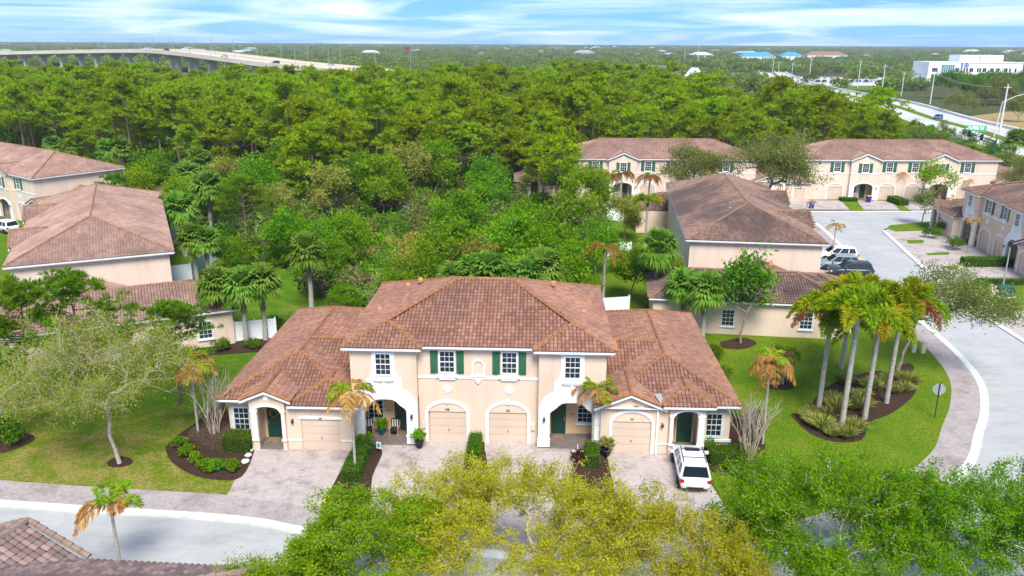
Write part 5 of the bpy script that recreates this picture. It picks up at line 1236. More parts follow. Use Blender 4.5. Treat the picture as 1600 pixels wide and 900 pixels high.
for i, (loc, s, k, lb) in enumerate([(G(487,487),1.05,1,'cabbage palm with ringed trunk left of the main roof'), (G(350,537),1.0,0,'leftmost cabbage palm of three by the white gate'), (G(386,537),1.0,0,'middle cabbage palm of three by the white gate'), (G(415,531),1.0,0,'rightmost cabbage palm of three by the white gate'),
      (G(1023,490),1.12,1,'cabbage palm right of the rusty palm behind the main roof'), (G(1097,532),1.0,2,'cabbage palm right behind the right-hand low roof'), (G(1064,520),.95,2,'cabbage palm half hidden behind the bright one at the right-hand low roof'),
      (G(308,437),1.0,2,'cabbage palm at the white fence behind the left townhouse, front left'), (G(327,437),.95,2,'cabbage palm at the white fence behind the left townhouse, front right'), (G(290,400),1.25,2,'broad cabbage palm at the corner of the left townhouse roof'),
      (G(268,395),1.15,2,'cabbage palm touching the left townhouse roof corner'), (G(332,372),1.3,0,'tall cabbage palm behind the left townhouse fence'), (G(300,345),1.25,0,'rear cabbage palm behind the left townhouse'), (G(318,318),1.3,0,'hindmost cabbage palm near the wood edge'),
      (G(195,278),1.2,2,'cabbage palm over the roof of the townhouse at the left edge, right one'), (G(175,280),1.2,2,'cabbage palm over the roof of the townhouse at the left edge, second from right'), (G(120,268),1.1,2,'cabbage palm over the roof of the townhouse at the left edge, third from right'), (G(88,266),1.1,2,'cabbage palm over the roof of the townhouse at the left edge, leftmost'),
      ((-33.6,49.2),.75,2,'cabbage palm at the left edge under the bushy pines'), (G(1580,262),1.3,2,'cabbage palms crown at the right edge under the highway sign')]):
    tm, cm = FP[k]; tree_thing('cabbage_palm', tm, cm, loc, i*2.1, s, lb, 'palm', 'cabbage palms')
for i, u_ in enumerate((712, 740, 766, 792, 822, 850)):
    x, z = AT(u_, 427, 66.0); tm, cm = FP[2]
    tree_thing('cabbage_palm', tm, cm, (x, 66.0 + (i % 2)*1.1), i*1.1, 1.0 + .08*(i % 3), 'cabbage palm ' + ('leftmost', 'second', 'third', 'fourth', 'fifth', 'rightmost')[i] + ' in the row just above the main ridge', 'palm', 'cabbage palms behind the ridge')

# ------------------------------------------------------------------ shrubs and bare trees behind the main house
SH = [broadleaf(500+i, (0,0,3.1), (3.0,2.8,2.9), (0,0,0), (0,0,.7), 90, 7000, .26, .36, M_['bright'], M_['bark'], 13, .016, low=-.6) for i in range(3)]
for i, (u_, v_, Y, s, lb) in enumerate([(690,395,76,1.15,'bright green shrub tree left of the gold tree'), (655,425,71,.95,'bright green shrub just above the left slope of the main roof'), (815,345,88,1.1,'bright green shrub tree right of the gold tree, rear'), (790,385,78,1.15,'bright green shrub tree right of the gold tree, middle'),
      (845,395,76,1.15,'bright green shrub tree behind the right slope of the main roof'), (885,415,72,1.1,'bright green shrub at the rusty palm behind the main roof'), (715,335,96,1.15,'pale green shrub tree behind the gold tree'), (835,365,84,1.2,'big bright green shrub tree in the middle of the thicket'),
      (900,440,69.5,.8,'low bright green shrub under the rusty palm'), (625,440,69,.8,'low green shrub left of the main ridge'), (540,470,70,.75,'dark green bush behind the left low roof'), (760,300,112,1.0,'pale green shrub tree at the edge of the wood'), (520,385,82,.8,'low green bush in the scrub left of centre'), (360,395,84,1.0,'dense green bush behind the left fence')]):
    x, z = AT(u_, v_, Y); tm, cm = SH[i % 3]; tree_thing('shrub_tree', tm, cm, (x, Y), i*1.9, s*max(.7, min(1.25, (z+1.2)/4.6)), lb, 'shrub', 'shrubs behind the main house')
MIX = [broadleaf(590+i, (0,0,3.6), (2.7,2.5,2.9), (0,0,0), (0,0,1.0), 110, 6500, .26, .34, M_[mm], M_['bark'], 12, .014, low=-.5) for i, mm in enumerate(('bright', 'oakS', 'leafL'))]
for i, (u_, v_, k, s, lb) in enumerate([(250,330,0,1.2,'dark bushy tree between the left palms and the wood'), (225,345,2,1.0,'green bushy tree left of the cabbage palms'), (400,345,0,1.2,'dark bushy tree right of the round-topped pine'), (430,375,1,1.0,'olive bush in the scrub left of centre, front'), (455,420,0,.9,'dark bush above the ringed cabbage palm'),
      (520,350,1,1.1,'olive tree in the scrub under the broad pine'), (560,330,0,1.15,'dark bushy tree at the rear of the scrub'), (600,335,2,1.2,'bright tree at the rear of the scrub'), (640,315,1,1.25,'olive tree at the rear of the scrub, right'), (680,310,2,1.3,'pale bushy tree behind the gold tree at left'), (545,420,2,.9,'bright low bush in front of the scrub'), (500,430,0,.8,'dark low bush in front of the scrub'),
      (915,365,2,1.2,'bright bushy tree left of the fence by the stained roof'), (885,330,0,1.0,'dark bushy tree left of the rear row house'), (985,470,0,.75,'dark bush behind the stained low roof, left'), (930,430,0,.85,'dark bush under the rusty palm behind the main roof'), (1040,480,2,.7,'bright bush between the cabbage palms'), (975,375,1,.8,'olive bush by the white fence'), (885,310,2,1.2,'pale bushy tree before the rear row house corner'),
      (290,365,2,1.0,'pale bush behind the left fence palms'), (365,330,1,1.1,'olive tree left of the broad pine'), (170,330,0,.9,'dark bush behind the pinkish roof corner'), (760,330,0,1.1,'dark bushy tree at the rear of the thicket'), (450,305,0,1.2,'dark tree at the wood edge beside the broad pine')]):
    tm, cm = MIX[k]; tree_thing('shrub_tree', tm, cm, G(u_, v_), i*1.3, s*1.15, lb.replace('dark ', 'green ').replace('green green', 'green'), 'shrub', 'mixed growth between houses and wood')
for i, (u_, Y, h, sp, leafn, mat, lb) in enumerate([(742,74,6.2,3.2,2600,'gold','gold-leaved thin tree in the thicket behind the main ridge'), (645,78,6.0,3.4,2000,'gold','tan half-bare tree left of the bright green shrubs'), (590,70,4.6,4.2,500,'oakS','bare grey twiggy tree just behind the main roof at left'),
      (905,82,5.2,2.8,600,'oakS','bare twiggy tree at the right end of the thicket'), (410,92,4.4,2.6,150,'oakS','pale bare shrub among the palms at left'), (70,64,4.5,2.6,200,'oakS','bare twiggy tree before the low roof at left'), (230,112,5.0,4.0,900,'bright','half-bare bush by the small pine between the left roofs')]):
    tm, T = twiggy(520+i, h, sp, 90); x, _ = AT(u_, 400, Y); rng = np.random.default_rng(i); ci = rng.integers(0, len(T), leafn)
    V, Q = blades(T[ci] + rng.normal(0, .22, (leafn, 3)), rand_dirs(rng, leafn), .17, .1, rng)
    tree_thing('bare_tree', tm, Leafage().add(V, Q, rng.random(leafn)).mesh('crown', M_[mat]), (x, Y), 0, 1, lb, 'tree')
# ------------------------------------------------------------------ garden plants round the main house
def crape(seed, h, sp, ns):
    rng = np.random.default_rng(seed); mb = MB()
    def grow(p, d, L, r, lev):
        q = p + d*L*.5 + rng.normal(0, .03, 3)*L; e = p + d*L
        mb.tube([p, q, e], [r, r*.85, r*.7], 5 if lev < 2 else 4, False)
        if lev >= 4: return
        for k in range(2 if lev else 3 if rng.random() < .4 else 2):
            nd = unit(d + rng.normal(0, .24, 3) + np.array([0, 0, .12])); grow(e, nd, L*rng.uniform(.55, .85), r*.62, lev+1)
    for i in range(ns):
        q = i*2.4 + rng.uniform(-.3, .3); o_ = rng.uniform(.10, .42)*sp/2.7
        grow(np.array([math.cos(q)*.12, math.sin(q)*.12, 0]), unit(np.array([math.cos(q)*o_, math.sin(q)*o_, 1.0])), h*rng.uniform(.30, .38), .045, 0)
    tm = mb.mesh('trunk'); tm.materials.append(M_['twig']); return tm
for (b2, h, sp, n_, sd, lb) in [((337,692),4.6,2.7,110,540,'leafless crape myrtle in the round brown hedge at left'), ((1168,722),4.3,2.9,150,541,'leafless crape myrtle with many stems at the right house corner')]:
    tm = crape(sd, h, sp, n_//10); o = empty('crape_myrtle', (*G(*b2), 0), 0, lb, 'tree', 'crape myrtles'); link('trunk', tm, o)
def hedge_round(loc, rx, ry, h, label, mat, n=5200, seed=3, leaf=.08):
    rng = np.random.default_rng(seed); q = rng.uniform(0, 2*math.pi, n); top = rng.random(n) < .62; rr = np.where(top, np.sqrt(rng.random(n)), 1.0)
    P = np.stack([np.cos(q)*rr*rx, np.sin(q)*rr*ry, np.where(top, h, rng.random(n)*h)], 1) + rng.normal(0, .03, (n, 3))
    V, Q = blades(P, unit(rng.normal(size=(n, 3)) + (0, 0, .5)), leaf*rng.uniform(.7, 1.3, n), leaf*.35, rng)
    o = tag(link('hedge', Leafage().add(V, Q, rng.random(n)).mesh('foliage', M_[mat]), None, (*loc, 0)), label, 'hedge')
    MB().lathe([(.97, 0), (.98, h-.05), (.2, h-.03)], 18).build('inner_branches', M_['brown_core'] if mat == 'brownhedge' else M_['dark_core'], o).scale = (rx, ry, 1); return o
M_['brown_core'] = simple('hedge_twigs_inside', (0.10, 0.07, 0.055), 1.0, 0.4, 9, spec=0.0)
hedge_round(G(348, 690), 1.95, 1.25, .75, 'round leafless brown hedge about the left crape myrtle', 'brownhedge', 9000, 3, .11)
hedge_box('hedge', (*G(376,700), 0), 1.7, 1.3, .9, R(-8), 'dense green box hedge below the left end window', n=2600, seed=2)
hx, hy = W(-6.95, -1.9); hedge_box('hedge', (hx, hy, 0), .85, 1.7, .8, YAW, 'clipped hedge block beside the left porch, nearer the wall', n=1500, seed=4)
hx, hy = W(-6.95, -4.0); hedge_box('hedge', (hx, hy, 0), .95, 1.9, .75, YAW, 'clipped hedge block beside the left porch, nearer the street', n=1600, seed=5)
hx, hy = W(-.15, -1.1); hedge_box('hedge', (hx, hy, 0), .75, 2.6, .75, YAW, 'narrow clipped hedge between the two middle garages', n=1900, seed=6)
hx, hy = W(6.95, -1.6); hedge_box('hedge', (hx, hy, 0), .8, 2.0, .75, YAW, 'clipped hedge block beside the right porch', n=1500, seed=7)
hedge_box('hedge', (*G(1135,722), 0), 2.1, 1.3, .85, R(-4), 'clipped hedge under the right end window', n=2800, seed=8)
hedge_box('hedge', (*G(1168,738), 0), 2.4, .8, .5, R(-6), 'low hedge curving round the right crape myrtle', n=2000, seed=9)
MN = [bush(560+i, (.55,.5,.42), 700, .14, 'bright') for i in range(2)]
def plant(name, me, loc, s, rz, label, group, cat='plant'): o = tag(link(name, me, None, (*loc, 0), rz), label, cat, group); o.scale = (s, s, s); return o
for i, (u_, v_) in enumerate([(284,700),(292,713),(305,725),(322,735),(338,738),(362,737)]):
    plant('mound_plant', MN[i % 2], G(u_, v_), 1.0, i, 'bright green mound plant, ' + ('first', 'second', 'third', 'fourth', 'fifth', 'last')[i] + ' from the lawn side along the left bed', 'mound plants in the left bed')
GT = [grass_tuft(570+i, 340, .95) for i in range(3)]
GR = [(1258,655),(1270,665),(1285,672),(1300,682),(1322,684),(1335,676),(1268,648),(1290,655),(1306,640),(1330,640),(1345,625),(1360,610),(1372,600),(1390,598),(1405,600),(1398,615),(1412,612),(1420,602),(1300,625),(1318,600),(1345,640)]
for i, (u_, v_) in enumerate(GR): plant('ornamental_grass', GT[i % 3], G(u_, v_), 1.0 + .25*(i % 3), i, 'tuft of green and straw ornamental grass under the foxtail palms', 'grass tufts under the foxtail palms')
PB = bush(580, (.5,.5,.5), 350, .16, 'purple')
for i, (u_, v_, lb) in enumerate([(1360,632,'dark red ti plant under the foxtail palms, right one'), (1304,655,'dark red ti plant under the foxtail palms, left one'), (902,722,'dark purple plant beside the right porch hedge'), (328,522,'dark red shrub against the tan wall by the white gate'), (1397,607,'dark red plant at the rear of the foxtail bed')]):
    plant('ti_plant', PB, G(u_, v_), 1.0 if i != 3 else 1.7, i, lb, 'dark red plants')
BB = bush(581, (.75,.7,.55), 800, .15, 'hedge')
for i, (u_, v_, s, lb) in enumerate([(300,540,1.2,'low shrub at the tan wall, left of the red shrub'), (350,548,1.1,'yellow-green shrub under the leftmost gate palm'), (395,545,1.0,'low shrub under the gate palms'), (1150,512,1.3,'dark shrub at the base of the magnolia wall'), (1115,560,1.2,'shrub along the right-hand low wall, rear'), (1125,590,1.1,'shrub along the right-hand low wall, front'),
      (1475,366,2.0,'round clipped shrub by the side-street driveway'), (1493,390,1.7,'bushy green shrub by the white bay driveway'), (1455,372,1.5,'shrub left of the round clipped one on the corner'), (1508,372,1.6,'palm-like shrub behind the round clipped one'), (1570,492,1.6,'shrub at the right edge below the utility box'),
      (15,692,1.6,'round shrub in the mulch bed at the left edge'), (560,690,.8,'leafy plant at the porch corner with a small sign'), (1108,702,.8,'croton plant beside the right porch pier'), (430,515,1.3,'green bush behind the white gate'), (1180,510,1.1,'shrub behind the magnolia trunk'), (1060,545,1.1,'shrub at the foot of the bright cabbage palm')]):
    plant('shrub', BB, G(u_, v_), s, i, lb, 'garden shrubs', 'shrub')
hedge_box('hedge', (*G(1505+35,415), 0), 5.5, 1.3, .9, R(2), 'long clipped hedge across the driveway of the white bay townhouse', n=2600, seed=11, leaf=.13)
hedge_box('hedge', (*G(1572,445), 0), 6.5, .8, .6, R(2), 'low hedge behind the green utility box', n=1800, seed=12, leaf=.13)
hedge_box('hedge', (*G(1402,318), 0), 1.6, 3.6, .9, R(8), 'dark clipped hedge between the row house driveways', n=1600, seed=13, leaf=.15)
hedge_box('hedge', (*G(1325,314), 0), 2.6, 1.4, .5, 0, 'low green planting by the row house porch', n=1000, seed=14, leaf=.15)
# ------------------------------------------------------------------ vehicles
def paint(name, col): 
    m, t, b = newmat(name); b.inputs['Base Color'].default_value = (*col, 1); b.inputs['Roughness'].default_value = .28; b.inputs['Coat Weight'].default_value = .5; b.inputs['Coat Roughness'].default_value = .05
    at = noise(t, 3, 3); t.links.new(ramp(t, at, [(.3, tuple(c*.93 for c in col)), (.7, col)]), b.inputs['Base Color']); return m
CARP = dict(white=paint('car_white', (.80,.81,.82)), dark=paint('car_dark_blue', (.02,.035,.05)), grey=paint('car_grey_blue', (.22,.28,.32)), silver=paint('car_silver', (.5,.51,.52)), red=paint('car_red', (.35,.03,.03)), blue=paint('car_blue', (.05,.12,.4)))
M_['tyre'] = simple('tyre_rubber', (.015,.015,.016), .9, .2); M_['rim'] = simple('wheel_rim', (.45,.46,.48), .35, .1, metal=.8)
M_['lampred'] = simple('tail_lamp', (.35,.012,.012), .25, .1); M_['lampclear'] = simple('head_lamp', (.7,.72,.75), .15, .05)
m, t, b = newmat('car_glass'); b.inputs['Base Color'].default_value = (.012,.018,.024,1); b.inputs['Roughness'].default_value = .05; M_['carglass'] = m
def car_meshes(L=4.5, Wd=1.84, Ht=1.66, suv=True):
    hl, hw = L/2, Wd/2; out = {}
    # body shell: stations along y (front +), rounded section
    st = [(-hl, .80, .45, .88), (-hl+.08, .95, .34, 1.0), (-hl+.5, 1.0, .28, 1.03), (-.9, 1.0, .26, 1.0), (.6, 1.0, .26, .98), (hl-1.15, 1.0, .26, .97), (hl-.45, .97, .28, .86), (hl-.1, .86, .32, .74), (hl, .70, .42, .62)]
    V = []; F = []; n = 10
    for y, fw, z0, z1 in st:
        w_ = hw*fw; zm = (z0+z1)/2
        ring = [(-w_*.86,z0),(w_*.86,z0),(w_*.97,z0+.1),(w_,zm),(w_*.98,z1-.14),(w_*.90,z1-.03),(w_*.5,z1+.02),(-w_*.5,z1+.02),(-w_*.90,z1-.03),(-w_*.98,z1-.14)]
        ring = ring[:] ; ring.insert(9+1, (-w_, zm)) if False else None
        V += [(x, y, z) for x, z in ring]
    for i in range(len(st)-1):
        for k in range(n): F.append((i*n+k, i*n+(k+1)%n, (i+1)*n+(k+1)%n, (i+1)*n+k))
    F += [tuple(range(n-1,-1,-1)), tuple((len(st)-1)*n+k for k in range(n))]
    mb = MB().add(V, F)
    # greenhouse with pillars (painted), roof gently crowned
    zb, zr = .96, Ht; yb0, yb1, yr0, yr1 = -hl+.10 if suv else -hl+.55, hl-1.05, -hl+.42 if suv else -hl+1.15, hl-1.95
    wb, wr = hw*.93, hw*.74
    g = [(-wb,yb0,zb),(wb,yb0,zb),(wb,yb1,zb),(-wb,yb1,zb),(-wr,yr0,zr-.05),(wr,yr0,zr-.05),(wr,yr1,zr-.04),(-wr,yr1,zr-.04),(-wr*.85,(yr0+yr1)/2-.5,zr),(wr*.85,(yr0+yr1)/2-.5,zr),(wr*.85,(yr0+yr1)/2+.4,zr),(-wr*.85,(yr0+yr1)/2+.4,zr)]
    mb.add(g, [(0,1,5,4),(1,2,6,5),(2,3,7,6),(3,0,4,7),(4,5,9,8),(5,6,10,9),(6,7,11,10),(7,4,8,11),(8,9,10,11)])
    out['body'] = mb
    def quad_on(a, b2, c, d, e=.012, s0=.06, s1=.94, t0=.10, t1=.90):
        a, b2, c, d = map(Vector, (a, b2, c, d)); nr = (b2-a).cross(d-a).normalized()
        P = lambda s, t_: a*(1-s)*(1-t_) + b2*s*(1-t_) + c*s*t_ + d*(1-s)*t_ + nr*e
        return [P(s0,t0), P(s1,t0), P(s1,t1), P(s0,t1)]
    out['windscreen'] = MB().add(quad_on(g[2],g[3],g[7],g[6]), [(0,1,2,3)]); out['rear_window'] = MB().add(quad_on(g[0],g[1],g[5],g[4]), [(0,1,2,3)])
    out['side_window'] = [MB().add(quad_on(g[1],g[2],g[6],g[5],s0=a,s1=b_), [(0,1,2,3)]) for a, b_ in ((.05,.30),(.33,.62),(.65,.93))] + [MB().add(quad_on(g[3],g[0],g[4],g[7],s0=a,s1=b_), [(0,1,2,3)]) for a, b_ in ((.07,.35),(.38,.67),(.70,.95))]
    out['g'] = (wr, yr0, yr1, zr); out['dim'] = (hl, hw); return out
def wheel(r=.34, wdt=.22):
    t_ = MB().lathe([(r*.62,-wdt/2),(r*.95,-wdt/2),(r,-wdt/4),(r,wdt/4),(r*.95,wdt/2),(r*.62,wdt/2)], 18); ri = MB().lathe([(r*.2,-wdt*.42),(r*.62,-wdt*.46),(r*.62,wdt*.46),(r*.2,wdt*.42)], 14); return t_, ri
def car(name, loc, rz, pt, label, group=None, full=True, rails=False, sunroof=False, **kw):
    C = car_meshes(**kw); o = empty(name, (*loc, 0.012), rz, label, 'car', group); hl, hw = C['dim']
    body = C['body'].build('body', CARP[pt], o); 
    bm = bmesh.new(); bm.from_mesh(body.data); bmesh.ops.bevel(bm, geom=[e for e in bm.edges if len(e.link_faces) == 2 and e.calc_face_angle() > .5], offset=.06, segments=3, affect='EDGES', clamp_overlap=True); bm.to_mesh(body.data); bm.free()
    body.data.polygons.foreach_set('use_smooth', [True]*len(body.data.polygons))
    C['windscreen'].build('windscreen', M_['carglass'], o); C['rear_window'].build('rear_window', M_['carglass'], o)
    for w_ in C['side_window']: w_.build('side_window', M_['carglass'], o)
    tm, rm = wheel(); ry = Matrix.Rotation(math.pi/2, 4, 'Y')
    for sx in (-1, 1):
        for y in (-hl+.82, hl-.86):
            Mx = FM(sx*(hw-.10), y, .34) @ ry; w_ = tm.build('wheel', M_['tyre'], o, Mx, True); rm.build('rim', M_['rim'], w_, Mx)
    for sx in (-1, 1):
        MB().box(sx*hw*.82-.13, sx*hw*.82+.13, -hl-.005, -hl+.16, .72, .92).build('tail_light', M_['lampred'], o)
        MB().box(sx*hw*.66-.17, sx*hw*.66+.17, hl-.26, hl-.02, .58, .70).build('headlight', M_['lampclear'], o)
        MB().box(sx*hw*1.08-.11, sx*hw*1.08+.11, hl-1.62, hl-1.46, .98, 1.12).build('mirror', CARP[pt], o)
    MB().box(-.45, .45, -hl-.012, -hl+.05, .35, .48).build('bumper', M_['tyre'], o)
    wr, y0, y1, zr = C['g']
    if rails:
        for sx in (-1, 1): MB().tube([(sx*(wr-.06),y0+.2,zr-.03),(sx*(wr-.06),y0+.35,zr+.05),(sx*(wr-.06),y1-.2,zr+.05),(sx*(wr-.06),y1-.05,zr-.03)], .022, 5).build('roof_rail', M_['iron'], o)
        for yy in (y0+.75, y1-.45): MB().tube([(-wr+.05,yy,zr+.05),(wr-.05,yy,zr+.05)], .02, 5).build('roof_bar', M_['iron'], o)
    if sunroof: MB().box(-wr*.62, wr*.62, y1-.62, y1-.22, zr-.012, zr+.012).build('sunroof', M_['carglass'], o)
    return o
car('parked_car', (10.42, 41.45), R(-5), 'white', 'white estate SUV with roof rails and sunroof on the right driveway', rails=True, sunroof=True, L=4.55)
car('parked_car', G(1306,406), R(82), 'white', 'white hatchback parked farthest of three beside the stained roof townhouse', 'cars parked by the stained roof townhouse')
car('parked_car', G(1308,420), R(82), 'grey', 'grey-blue car parked between the white hatchback and the dark car', 'cars parked by the stained roof townhouse')
car('parked_car', G(1328,431), R(82), 'dark', 'dark blue car parked nearest of three beside the stained roof townhouse', 'cars parked by the stained roof townhouse')
car('parked_car', G(8, 362), R(60), 'white', 'white car at the left edge before the pinkish roofed townhouse')
CARK = {k: car('passing_car', (0, 0), 0, k, 'x y z w') for k in ('white', 'silver', 'dark', 'red', 'blue')}
first = dict.fromkeys(CARK, True)
def put_car(k, loc, rz, label, group, z=0.0):
    o = CARK[k] if first[k] else copy_tree(CARK[k]); first[k] = False
    o.location = (*loc, z); o.rotation_euler = (0, 0, rz); tag(o, label, 'car', group); return o

# ------------------------------------------------------------------ street furniture
def bin_thing(loc, label, rz=0, lid=(.75,.62,.08)):
    o = empty('wheelie_bin', (*loc, 0), rz, label, 'bin', 'blue wheelie bins')
    V = [(-.24,-.27,.06),(.24,-.27,.06),(.24,.27,.06),(-.24,.27,.06),(-.3,-.36,1.0),(.3,-.36,1.0),(.3,.36,1.0),(-.3,.36,1.0)]
    MB().add(V, [(0,3,2,1),(0,1,5,4),(1,2,6,5),(2,3,7,6),(3,0,4,7),(4,5,6,7)]).build('body', M_['binblue'], o)
    MB().prism([(-.32,1.002),(.32,1.002),(.3,1.06),(-.3,1.06)], -.4, .38).build('lid', M_['binlid'], o)
    for sx in (-.27, .27): MB().lathe([(.1,-.03),(.1,.03)], 10).build('wheel', M_['tyre'], o, FM(sx, .26, .1) @ Matrix.Rotation(math.pi/2, 4, 'Y'))
    MB().tube([(-.24,.40,.95),(.24,.40,.95)], .02, 6).build('handle', M_['binblue'], o); return o
M_['binblue'] = simple('bin_blue', (.012,.025,.33), .5, .1); M_['binlid'] = simple('bin_lid_yellow', (.70,.52,.05), .5, .1)
bin_thing(G(1309,398), 'blue wheelie bin with yellow lid at the kerb by the parked cars, farther one'); bin_thing(G(1343,419), 'blue wheelie bin with yellow lid at the kerb by the parked cars, nearer one')
bin_thing(G(955,330), 'blue wheelie bin before the rear row house beside the palms'); bin_thing(G(1268,325), 'blue wheelie bin beside the small kerb palm'); bin_thing((-9.6,37.0), 'blue wheelie bin under the fresh green tree, left of its twin'); bin_thing((-9.0,37.1), 'blue wheelie bin under the fresh green tree, right of its twin')
bin_thing(G(1357,316), 'dark bin beside the row house porch pier')
x, y = G(1460,653); o = empty('stop_sign', (x, y, 0), R(-14), 'grey back of an octagonal sign on a dark post by the curved walk', 'sign')
MB().tube([(0,0,0),(0,0,2.5)], .035, 6).build('post', M_['post'] if 'post' in M_ else M_['iron'], o)
MB().prism([(.42*math.cos(R(22.5+45*i)), 2.08+.42*math.sin(R(22.5+45*i))) for i in range(8)], .04, .055).build('sign_plate', M_['gray'], o)
def ped(loc, h, w_, label): o = tag(MB().box(-w_/2,w_/2,-w_/2,w_/2,0,h*.9).prism([(-w_/2-.02,h*.9),(w_/2+.02,h*.9),(w_/2-.04,h),(-w_/2+.04,h)], -w_/2-.02, w_/2+.02).build('utility_pedestal', M_['cream']), label, 'utility box', 'cream utility pedestals'); o.location = (*loc, 0); return o
M_['cream'] = simple('cream_plastic', (.62,.56,.36), .6, .06)
ped(G(1441,551), .95, .34, 'taller cream utility pedestal by the curved walk'); ped(G(1427,550), .7, .28, 'shorter cream utility pedestal by the curved walk'); ped(G(1201,757), .75, .3, 'cream utility pedestal on the lawn right of the white car')
ped(G(1549,462), 1.1, .45, 'taller cream pedestal left of the green utility box'); ped(G(1557,463), .7, .35, 'shorter cream pedestal against the green utility box'); ped(G(1294,728), .45, .22, 'small cream marker on the right lawn')
M_['boxgreen'] = simple('transformer_green', (.02,.09,.06), .6, .1)
o = empty('utility_box', (*G(1569,463), 0), R(4), 'dark green electric transformer box on the right-edge lawn', 'utility box'); MB().box(-.9,.9,-.7,.7,0,.08).build('pad', M_['concrete'], o); MB().box(-.75,.75,-.5,.5,.08,1.0).build('cabinet', M_['boxgreen'], o); MB().prism([(-.78,1.0),(.78,1.0),(.74,1.08),(-.74,1.08)], -.54, .5).build('lid', M_['boxgreen'], o)
x, y = G(1566,452); h = AT(1573,378,y)[1]; o = empty('street_lamp', (x, y, 0), 0, 'slim grey-green street lamp with lantern head by the transformer box', 'lamp')
MB().tube([(0,0,0),(0,0,.8),(0,0,h-.5)], [.13,.08,.06], 8).build('pole', M_['lampgreen'] if 'lampgreen' in M_ else M_['gray'], o); MB().lathe([(.06,h-.5),(.24,h-.38),(.2,h-.05),(.28,h-.03),(.05,h+.12)], 10).build('lantern', M_['iron'], o)
# fences
def fence(p0, p1, h, label, n=None, group='white vinyl fences'):
    p0, p1 = Vector((*p0,0)), Vector((*p1,0)); d = p1-p0; n = n or max(1, round(d.length/1.9)); o = empty('fence', p0, math.atan2(d.y, d.x), label, 'fence', group); st = d.length/n
    for i in range(n+1): MB().box(i*st-.065, i*st+.065, -.065, .065, 0, h+.08).prism([(i*st-.08,h+.08),(i*st+.08,h+.08),(i*st,h+.16)], -.08, .08).build('post', M_['vinyl'], o)
    for i in range(n):
        mb = MB().box(i*st+.066, (i+1)*st-.066, -.03, .03, h-.12, h).box(i*st+.066, (i+1)*st-.066, -.03, .03, .06, .2); k = 10; a = i*st+.07; w_ = (st-.14)/k
        for j in range(k): mb.box(a+j*w_+.004, a+(j+1)*w_-.004, -.018, .018, .2, h-.12)
        mb.build('panel', M_['vinyl'], o)
    return o
fence(G(368,534), G(432,528), 1.75, 'white vinyl fence and gate between the cabbage palms and the left low roof')
fence(G(262,442), G(300,437), 1.75, 'white vinyl fence behind the corner of the left townhouse'); fence(G(300,437), G(340,405), 1.75, 'white vinyl fence running back from the left townhouse corner')
fence(G(938,490), G(982,487), 1.5, 'white vinyl fence behind the right slope of the main roof'); fence(G(950,400), G(985,402), 1.75, 'white vinyl fence left of the stained roof, front run'); fence(G(950,400), G(948,345), 1.75, 'white vinyl fence left of the stained roof, side run'); fence(G(948,345), G(1030,352), 1.8, 'white vinyl fence left of the stained roof, rear run')
# porch and driveway things
def pot(loc, r, h, mat, label, plant_mat, seed, ps=.5, z=0):
    o = empty('plant_pot', (*loc, z), 0, label, 'plant pot', 'potted plants'); MB().lathe([(r*.7,0),(r,h*.85),(r*1.1,h*.86),(r*1.1,h),(r*.85,h),(r*.8,h*.8)], 12).build('pot', M_[mat], o, None, True)
    g = bush(seed, (ps,ps,ps*.9), 260, .22, plant_mat); q = link('plant', g, o, (0, 0, h*.8)); return o
M_['teal'] = simple('teal_glaze', (.02,.35,.36), .3, .1); M_['navy'] = simple('navy_glaze', (.012,.014,.03), .3, .1); M_['wood'] = simple('pale_wood', (.45,.29,.13), .6, .2)
pot(W(-3.62,-.55), .27, .5, 'navy', 'black pot with bright green fern at the left porch pier', 'bright', 601); pot(W(7.86,-1.0), .33, .45, 'navy', 'glazed black pot with yellowish plant beside the right garage', 'grassy', 602)
pot(W(-6.25,.9), .2, .5, 'teal', 'turquoise pot with small tree between the porch chairs', 'bright', 603, .42, .1)
pot(W(-6.85,-.95), .3, .4, 'shutter', 'green planter with flowers at the left porch corner', 'bright', 604, .55)
def chair(loc, rz, label):
    o = empty('porch_chair', (*loc, .1), rz, label, 'chair', 'striped porch chairs')
    for sx in (-.27,.27):
        for sy, hh in ((-.27,.52),(.27,.9)): MB().box(sx-.025, sx+.025, sy-.025, sy+.025, 0, hh).build('leg', M_['wood'], o)
        MB().box(sx-.035, sx+.035, -.3, .3, .52, .56).build('armrest', M_['wood'], o)
    MB().box(-.25,.25,-.27,.27,.32,.44).build('seat_cushion', M_['iron'], o)
    b2 = MB().box(-.25,.25,.16,.28,.45,1.0).build('back_cushion', M_['iron'], o)
    for i in (-1,0,1): MB().box(i*.15-.03, i*.15+.03, .145, .159, .47, .98).build('stripe', M_['white'], b2)
    return o
chair(W(-7.05,.95), R(8), 'black and white striped chair at the left end of the left porch'); chair(W(-5.4,.95), R(-6), 'black and white striped chair beside the green door on the left porch')
M_['flag'] = simple('flag_green', (.02,.32,.18), .7, .1)
o = empty('garden_flag', (*W(-6.15,-1.25), 0), R(-20), 'small green and white garden flag beside the left porch', 'flag'); MB().tube([(0,0,0),(0,0,.75)], .012, 5).build('pole', M_['iron'], o); MB().box(0,.34,-.008,.008,.28,.74).build('banner', M_['white'], o); MB().box(.08,.26,-.012,-.009,.38,.62).build('emblem', M_['flag'], o)
o = empty('garden_ornament', (*G(341,735), 0), 0, 'small glossy green garden ornament among the mound plants', 'ornament'); MB().lathe([(.05,0),(.17,.1),(.2,.22),(.12,.36),(.15,.42),(.1,.52),(.02,.56)], 10).build('body', M_['flag'], o, None, True)
